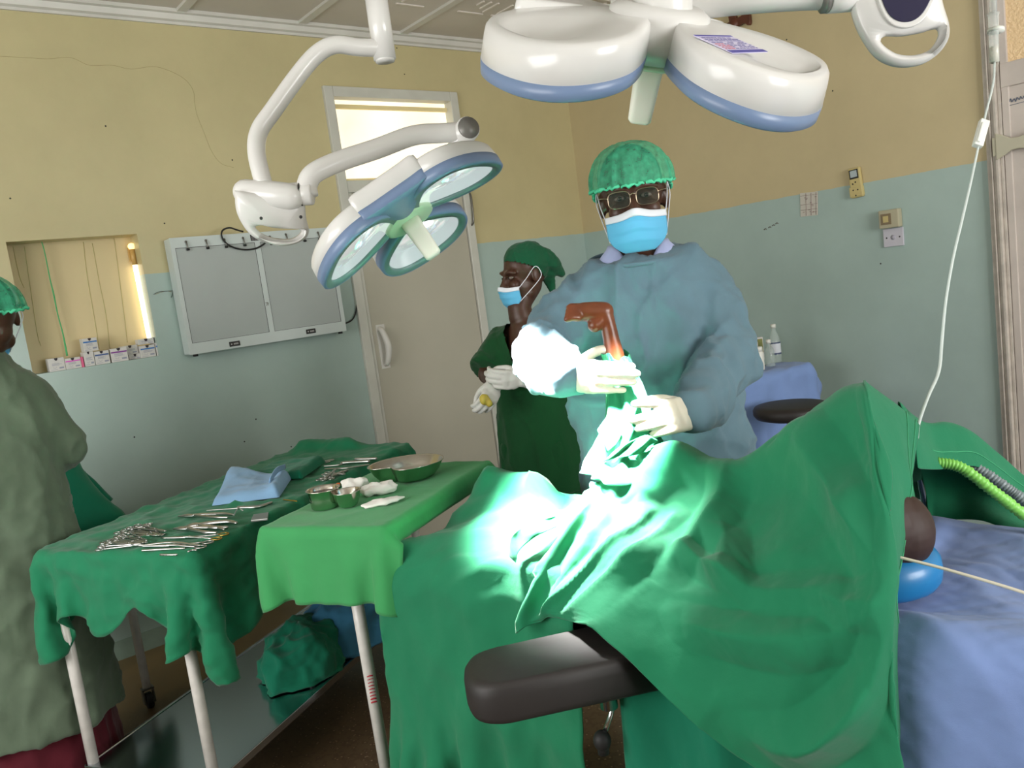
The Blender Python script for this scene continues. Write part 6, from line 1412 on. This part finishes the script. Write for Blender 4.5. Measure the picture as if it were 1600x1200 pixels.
# far group
def zf(x, y): return on_cloth(480+x/6.667, 690+y/6.667)
rod([zf(180, 268)+[0, 0, .004], zf(350, 258)+[0, 0, .006], zf(380, 245)+[0, 0, .008], zf(640, 228)+[0, 0, .008]], [.003, .003, .007, .007], 'long steel mallet-handled tool at the far end of the cloth', 'chisel', 'chisel')
rod([zf(190, 295)+[0, 0, .004], zf(420, 285)+[0, 0, .004], zf(640, 250)+[0, 0, .004]], [.004, .0055, .0035], 'steel elevator just in front of the long far tool', 'elevator', 'elevator', flat=.6)
rod([zf(510, 210)+[0, 0, .01], zf(720, 205)+[0, 0, .01]], .006, 'thick steel handle at the far end next to the kidney dish', 'handle', 'handle')
lab3 = 'ring-handled forceps standing splayed beside the kidney dish at the far end'
for r_, t_ in [((120, 420), (420, 320)), ((160, 400), (440, 300)), ((210, 410), (300, 290)), ((170, 345), (400, 350))]: scissor(zf(*r_), zf(*t_), lab3, lift=.004, k=.95, group='far bunch of artery forceps')
scissor(zf(255, 200), zf(10, 215), 'single pair of scissors lying behind the green folded towel', 'scissors', M_inst, 1.0, group=None, cat='scissors')

# ------------------------------------------------------------------ folded towels
def towel(corners, h, m, name, label, cat='towel', seed=1, layers=3, amp=.006, zf_=None, fold=.0):
    """corners: four world points (ground outline); a soft folded stack"""
    c = np.array(corners); n = 30; U_, V_ = np.meshgrid(np.linspace(0, 1, n), np.linspace(0, 1, n), indexing='ij')
    base = (c[0]*(1-U_[..., None])+c[1]*U_[..., None])*(1-V_[..., None])+(c[3]*(1-U_[..., None])+c[2]*U_[..., None])*V_[..., None]
    e = np.minimum(np.minimum(U_, 1-U_), np.minimum(V_, 1-V_)); q = MB()
    prof = h*(1-np.exp(-e/.035))*(.75+.35*vnoise(np.stack([U_*2, V_*2, 0*U_], -1), 1, seed)) if zf_ is None else h*(1-np.exp(-e/.035))*zf_(U_, V_)
    top = base.copy(); top[..., 2] += prof+.002; top = top+(facets(base*1., .05, amp, seed)[..., None]*np.array([0, 0, 1.]))*np.clip(e/.1, 0, 1)[..., None]
    q.grid(top); bot = base.copy(); q.grid(bot[:, ::-1])
    # side skirts with a few layer lines
    ring = [(i, 0) for i in range(n)]+[(n-1, j) for j in range(1, n)]+[(i, n-1) for i in range(n-2, -1, -1)]+[(0, j) for j in range(n-2, 0, -1)]
    a = np.array([bot[i] for i in ring]); b = np.array([top[i] for i in ring]); q.loft([a, a*.5+b*.5, b], cap=False)
    return solo(name, q, m, label, cat)
towel([zg(880, 535), zg(1390, 470), zg(1480, 330), zg(1010, 330)], .045, M_blue2, 'folded_towel', 'pale blue folded towel with a raised far corner on the instrument cloth', seed=7, amp=.010, zf_=lambda u, v: .55+.75*np.exp(-((u-.12)/.30)**2-((v-.85)/.35)**2)+.35*np.exp(-((u-.95)/.12)**2))
e_ = MB(); p0, p1 = zg(1320, 445)+[0, 0, .03], zg(1450, 330)+[0, 0, .045]
for k in range(5): e_.tube([p0+np.array([0, 0, .004*k])+.006*k*norm(p1-p0), (p0+p1)/2+np.array([0, 0, .010+.004*k]), p1+np.array([0, 0, .003*k-.004])], .0026, 6, sub=6)
solo('towel_edge', e_, M_blue2, 'frayed layered edge folded up at the right end of the blue towel', 'towel')
towel([zg(1130, 345), zg(1560, 330), zg(1740, 205), zg(1330, 235)], .035, M_green3, 'folded_towel', 'dark green folded towel behind the pale blue one', seed=9, amp=.008)

# ------------------------------------------------------------------ tray of the mayo stand
M_blood = mat('dark red liquid', (58, 18, 14), .15); M_gauze = mat('white gauze', (236, 232, 226), .85, var=.05, vscale=30, bump=(120, .3, .003), sheen=.1); M_ssb = mat('bowl steel', (206, 200, 190), .2, metal=1)
zm = mz+.014
def onM(x, y, dz=0): p = PZ(x, y, zm+dz); return p
# kidney dish
A = np.linspace(0, 2*PI, 72, endpoint=False); kc = onM(637, 748); kx = norm(CR*[1, 1, 0]); ky = norm(np.array([_F[0], _F[1], 0]))
def kid(sx, sy, z, dent=1.0):
    r = 1-dent*.42*np.exp(-(((A-1.30*PI+PI) % (2*PI)-PI)/.42)**2); return kc+(sx*r*np.cos(A))[:, None]*kx+(sy*r*np.sin(A))[:, None]*ky+np.array([0, 0, z])
kd = MB(); kd.loft([kid(.060, .050, .001), kid(.078, .066, .004), kid(.095, .083, .022), kid(.108, .097, .045), kid(.111, .100, .047), kid(.111, .100, .049), kid(.106, .095, .0475), kid(.092, .080, .024), kid(.074, .062, .0075), kid(.05, .042, .004)]); solo('kidney_dish', kd, M_ssb, 'stainless kidney dish with a notched side at the back of the tray', 'dish')
def bowl(px, py, r, h, label, fill=None, prof=None):
    c = onM(px, py); t = thing('gallipot', label, 'bowl', c); pr = prof or [(0, .001), (r*.80, .001), (r*.86, .004), (r*.90, h*.5), (r*.94, h*.92), (r*1.06, h*.96), (r*1.08, h), (r*1.0, h*1.0), (r*.89, h*.93), (r*.84, h*.5), (r*.78, .006), (0, .004)]
    obj('pot', MB().lathe(pr, c, seg=40), M_ssb, t)
    if fill: 
        q = MB(); q.lathe([(0, h*.80), (r*.5, h*.80), (r*.875, h*.79), (r*.87, h*.76), (0, h*.76)], c, seg=36); obj('contents', q, fill, t, label='dark red contents')
    return t
bowl(509, 793, .042, .052, 'straight-sided steel pot holding dark red liquid on the tray', M_blood)
bowl(545, 792, .037, .044, 'small empty steel bowl right of the pot with dark liquid', None, [(0, .001), (.016, .001), (.024, .006), (.032, .022), (.0365, .041), (.038, .043), (.0365, .044), (.035, .042), (.0305, .023), (.0225, .0085), (0, .005)])
def gauze(c, rx, ry, h, label, seed, ang=0, m=M_gauze):
    q = MB(); c = np.array(c); ca, sa = math.cos(ang), math.sin(ang); ax = kx*ca+ky*sa; ay = -kx*sa+ky*ca
    q.ell(c+[0, 0, h*.5], (rx, ry, h*.5), A=[ax, ay, (0, 0, 1)], seg=40, rings=22); V = np.array(q.v); d = V-c; u = d@ax/rx; v = d@ay/ry
    V = V+((np.sign(u)*np.abs(u)**.7-u)*rx*.8)[:, None]*ax+((np.sign(v)*np.abs(v)**.7-v)*ry*.8)[:, None]*ay
    n = (V-c-[0, 0, h*.5]); n /= np.linalg.norm(n, axis=1)[:, None]+1e-9; V = V+n*(facets(V, .024, .014, seed)+facets(V, .011, .005, seed+3)+.004*vnoise(V, 50, seed))[:, None]; V[:, 2] = np.maximum(V[:, 2], c[2]+.001); q.v = [tuple(v_) for v_ in V]
    return solo('gauze_swab', q, m, label, 'gauze', None)
gauze(onM(556, 766), .034, .026, .034, 'crumpled white gauze swab at the back left of the steel bowls', 3, .2)
gauze(onM(592, 772), .050, .030, .032, 'large rounded white gauze swab between the bowls and the kidney dish', 4, .45)
gauze(onM(598, 788), .055, .022, .013, 'flat white gauze swab lying nearest the tray edge', 5, .40)
p = onM(528, 757, .02); solo('orange_tip', MB().tube([p+kx*-.012+[0, 0, -.004], p, p+kx*.006], [.005, .005, .005], 12), mat('orange cap', (206, 92, 40), .4), 'tiny orange cap by the crumpled gauze behind the dark pot', 'cap')

# ------------------------------------------------------------------ used linen on the trolley shelf
def heap(c, r, h, m, name, label, seed, sx=1.0, ang=0):
    q = MB(); n1, n2 = 90, 34; A_ = np.linspace(0, 2*PI, n1, endpoint=False); rings = []
    for j in range(n2):
        t = j/(n2-1); rr_ = math.sin(t*PI/2)**.75; z = math.cos(t*PI/2)**.7
        x = r*sx*rr_*np.cos(A_); y = r*rr_*np.sin(A_); rings.append(np.stack([c[0]+x*math.cos(ang)-y*math.sin(ang), c[1]+x*math.sin(ang)+y*math.cos(ang), c[2]+h*z+0*A_], 1))
    G = np.array(rings); G = np.concatenate([G, G[:, :1]], 1); nrm = G-np.array(c); nrm /= np.linalg.norm(nrm, axis=2, keepdims=True)+1e-9
    d = facets(G, .085, .050, seed)+facets(G, .04, .022, seed+2)+.018*vnoise(G, 14, seed); G = G+nrm*d[..., None]; G[..., 2] = np.maximum(G[..., 2], c[2]+.002); G[-5:, :, 2] = np.minimum(G[-5:, :, 2], c[2]+.003+.02*np.linspace(1, 0, 5)[:, None]); G[:, -1] = G[:, 0]
    q.grid(G); return solo(name, q, m, label, 'linen', solid=.002, offset=-1)
lc = PZ(478, 1046, .2); heap(lc, .135, .17, M_green3, 'crumpled_linen', 'crumpled dark green cloth heaped on the steel bottom shelf', 71, 1.25, .5)
lc2 = PZ(548, 1020, .2); heap(lc2+np.array([.06, .10, 0]), .15, .21, M_dkblue, 'crumpled_linen', 'crumpled teal blue cloth heaped behind the dark green one on the shelf', 77, 1.2, .4)
p = PZ(487, 1066, .2); solo('paper_scrap', MB().ell(p+[0, 0, .012], (.010, .008, .013), seg=10, rings=7), M_gauze, 'small white scrap lying on the shelf beside the green linen', 'scrap')
# ------------------------------------------------------------------ daylight and exposure
wd = bpy.data.worlds.new('sky'); SC.world = wd; wd.use_nodes = True
bg = wd.node_tree.nodes['Background']; bg.inputs[0].default_value = (.75, .86, 1, 1); bg.inputs[1].default_value = .6
def area(name, loc, rot, sx, sy, e, col):
    l = bpy.data.lights.new(name, 'AREA'); l.shape = 'RECTANGLE'; l.size = sx; l.size_y = sy; l.energy = e; l.color = col
    o = bpy.data.objects.new(name, l); COL.objects.link(o); o.location = loc; o.rotation_euler = rot; return o
area('daylight_left', (XL-.02, (LW[0]+LW[1])/2, (LW[2]+LW[3])/2), (0, -PI/2, 0), LW[3]-LW[2]-.1, LW[1]-LW[0]-.1, 92, (1, .98, .95))
area('daylight_front', ((FW[0]+FW[1])/2, YF-.02, (FW[2]+FW[3])/2), (PI/2, 0, 0), FW[1]-FW[0]-.1, FW[3]-FW[2]-.1, 142, (1, .985, .96))
SC.view_settings.view_transform = 'Standard'; SC.view_settings.look = 'None'; SC.view_settings.exposure = 0.0; SC.view_settings.gamma = 1; SC.view_settings.use_curve_mapping = False
SC.cycles.use_denoising = True; SC.cycles.max_bounces = 8; SC.cycles.sample_clamp_indirect = 6
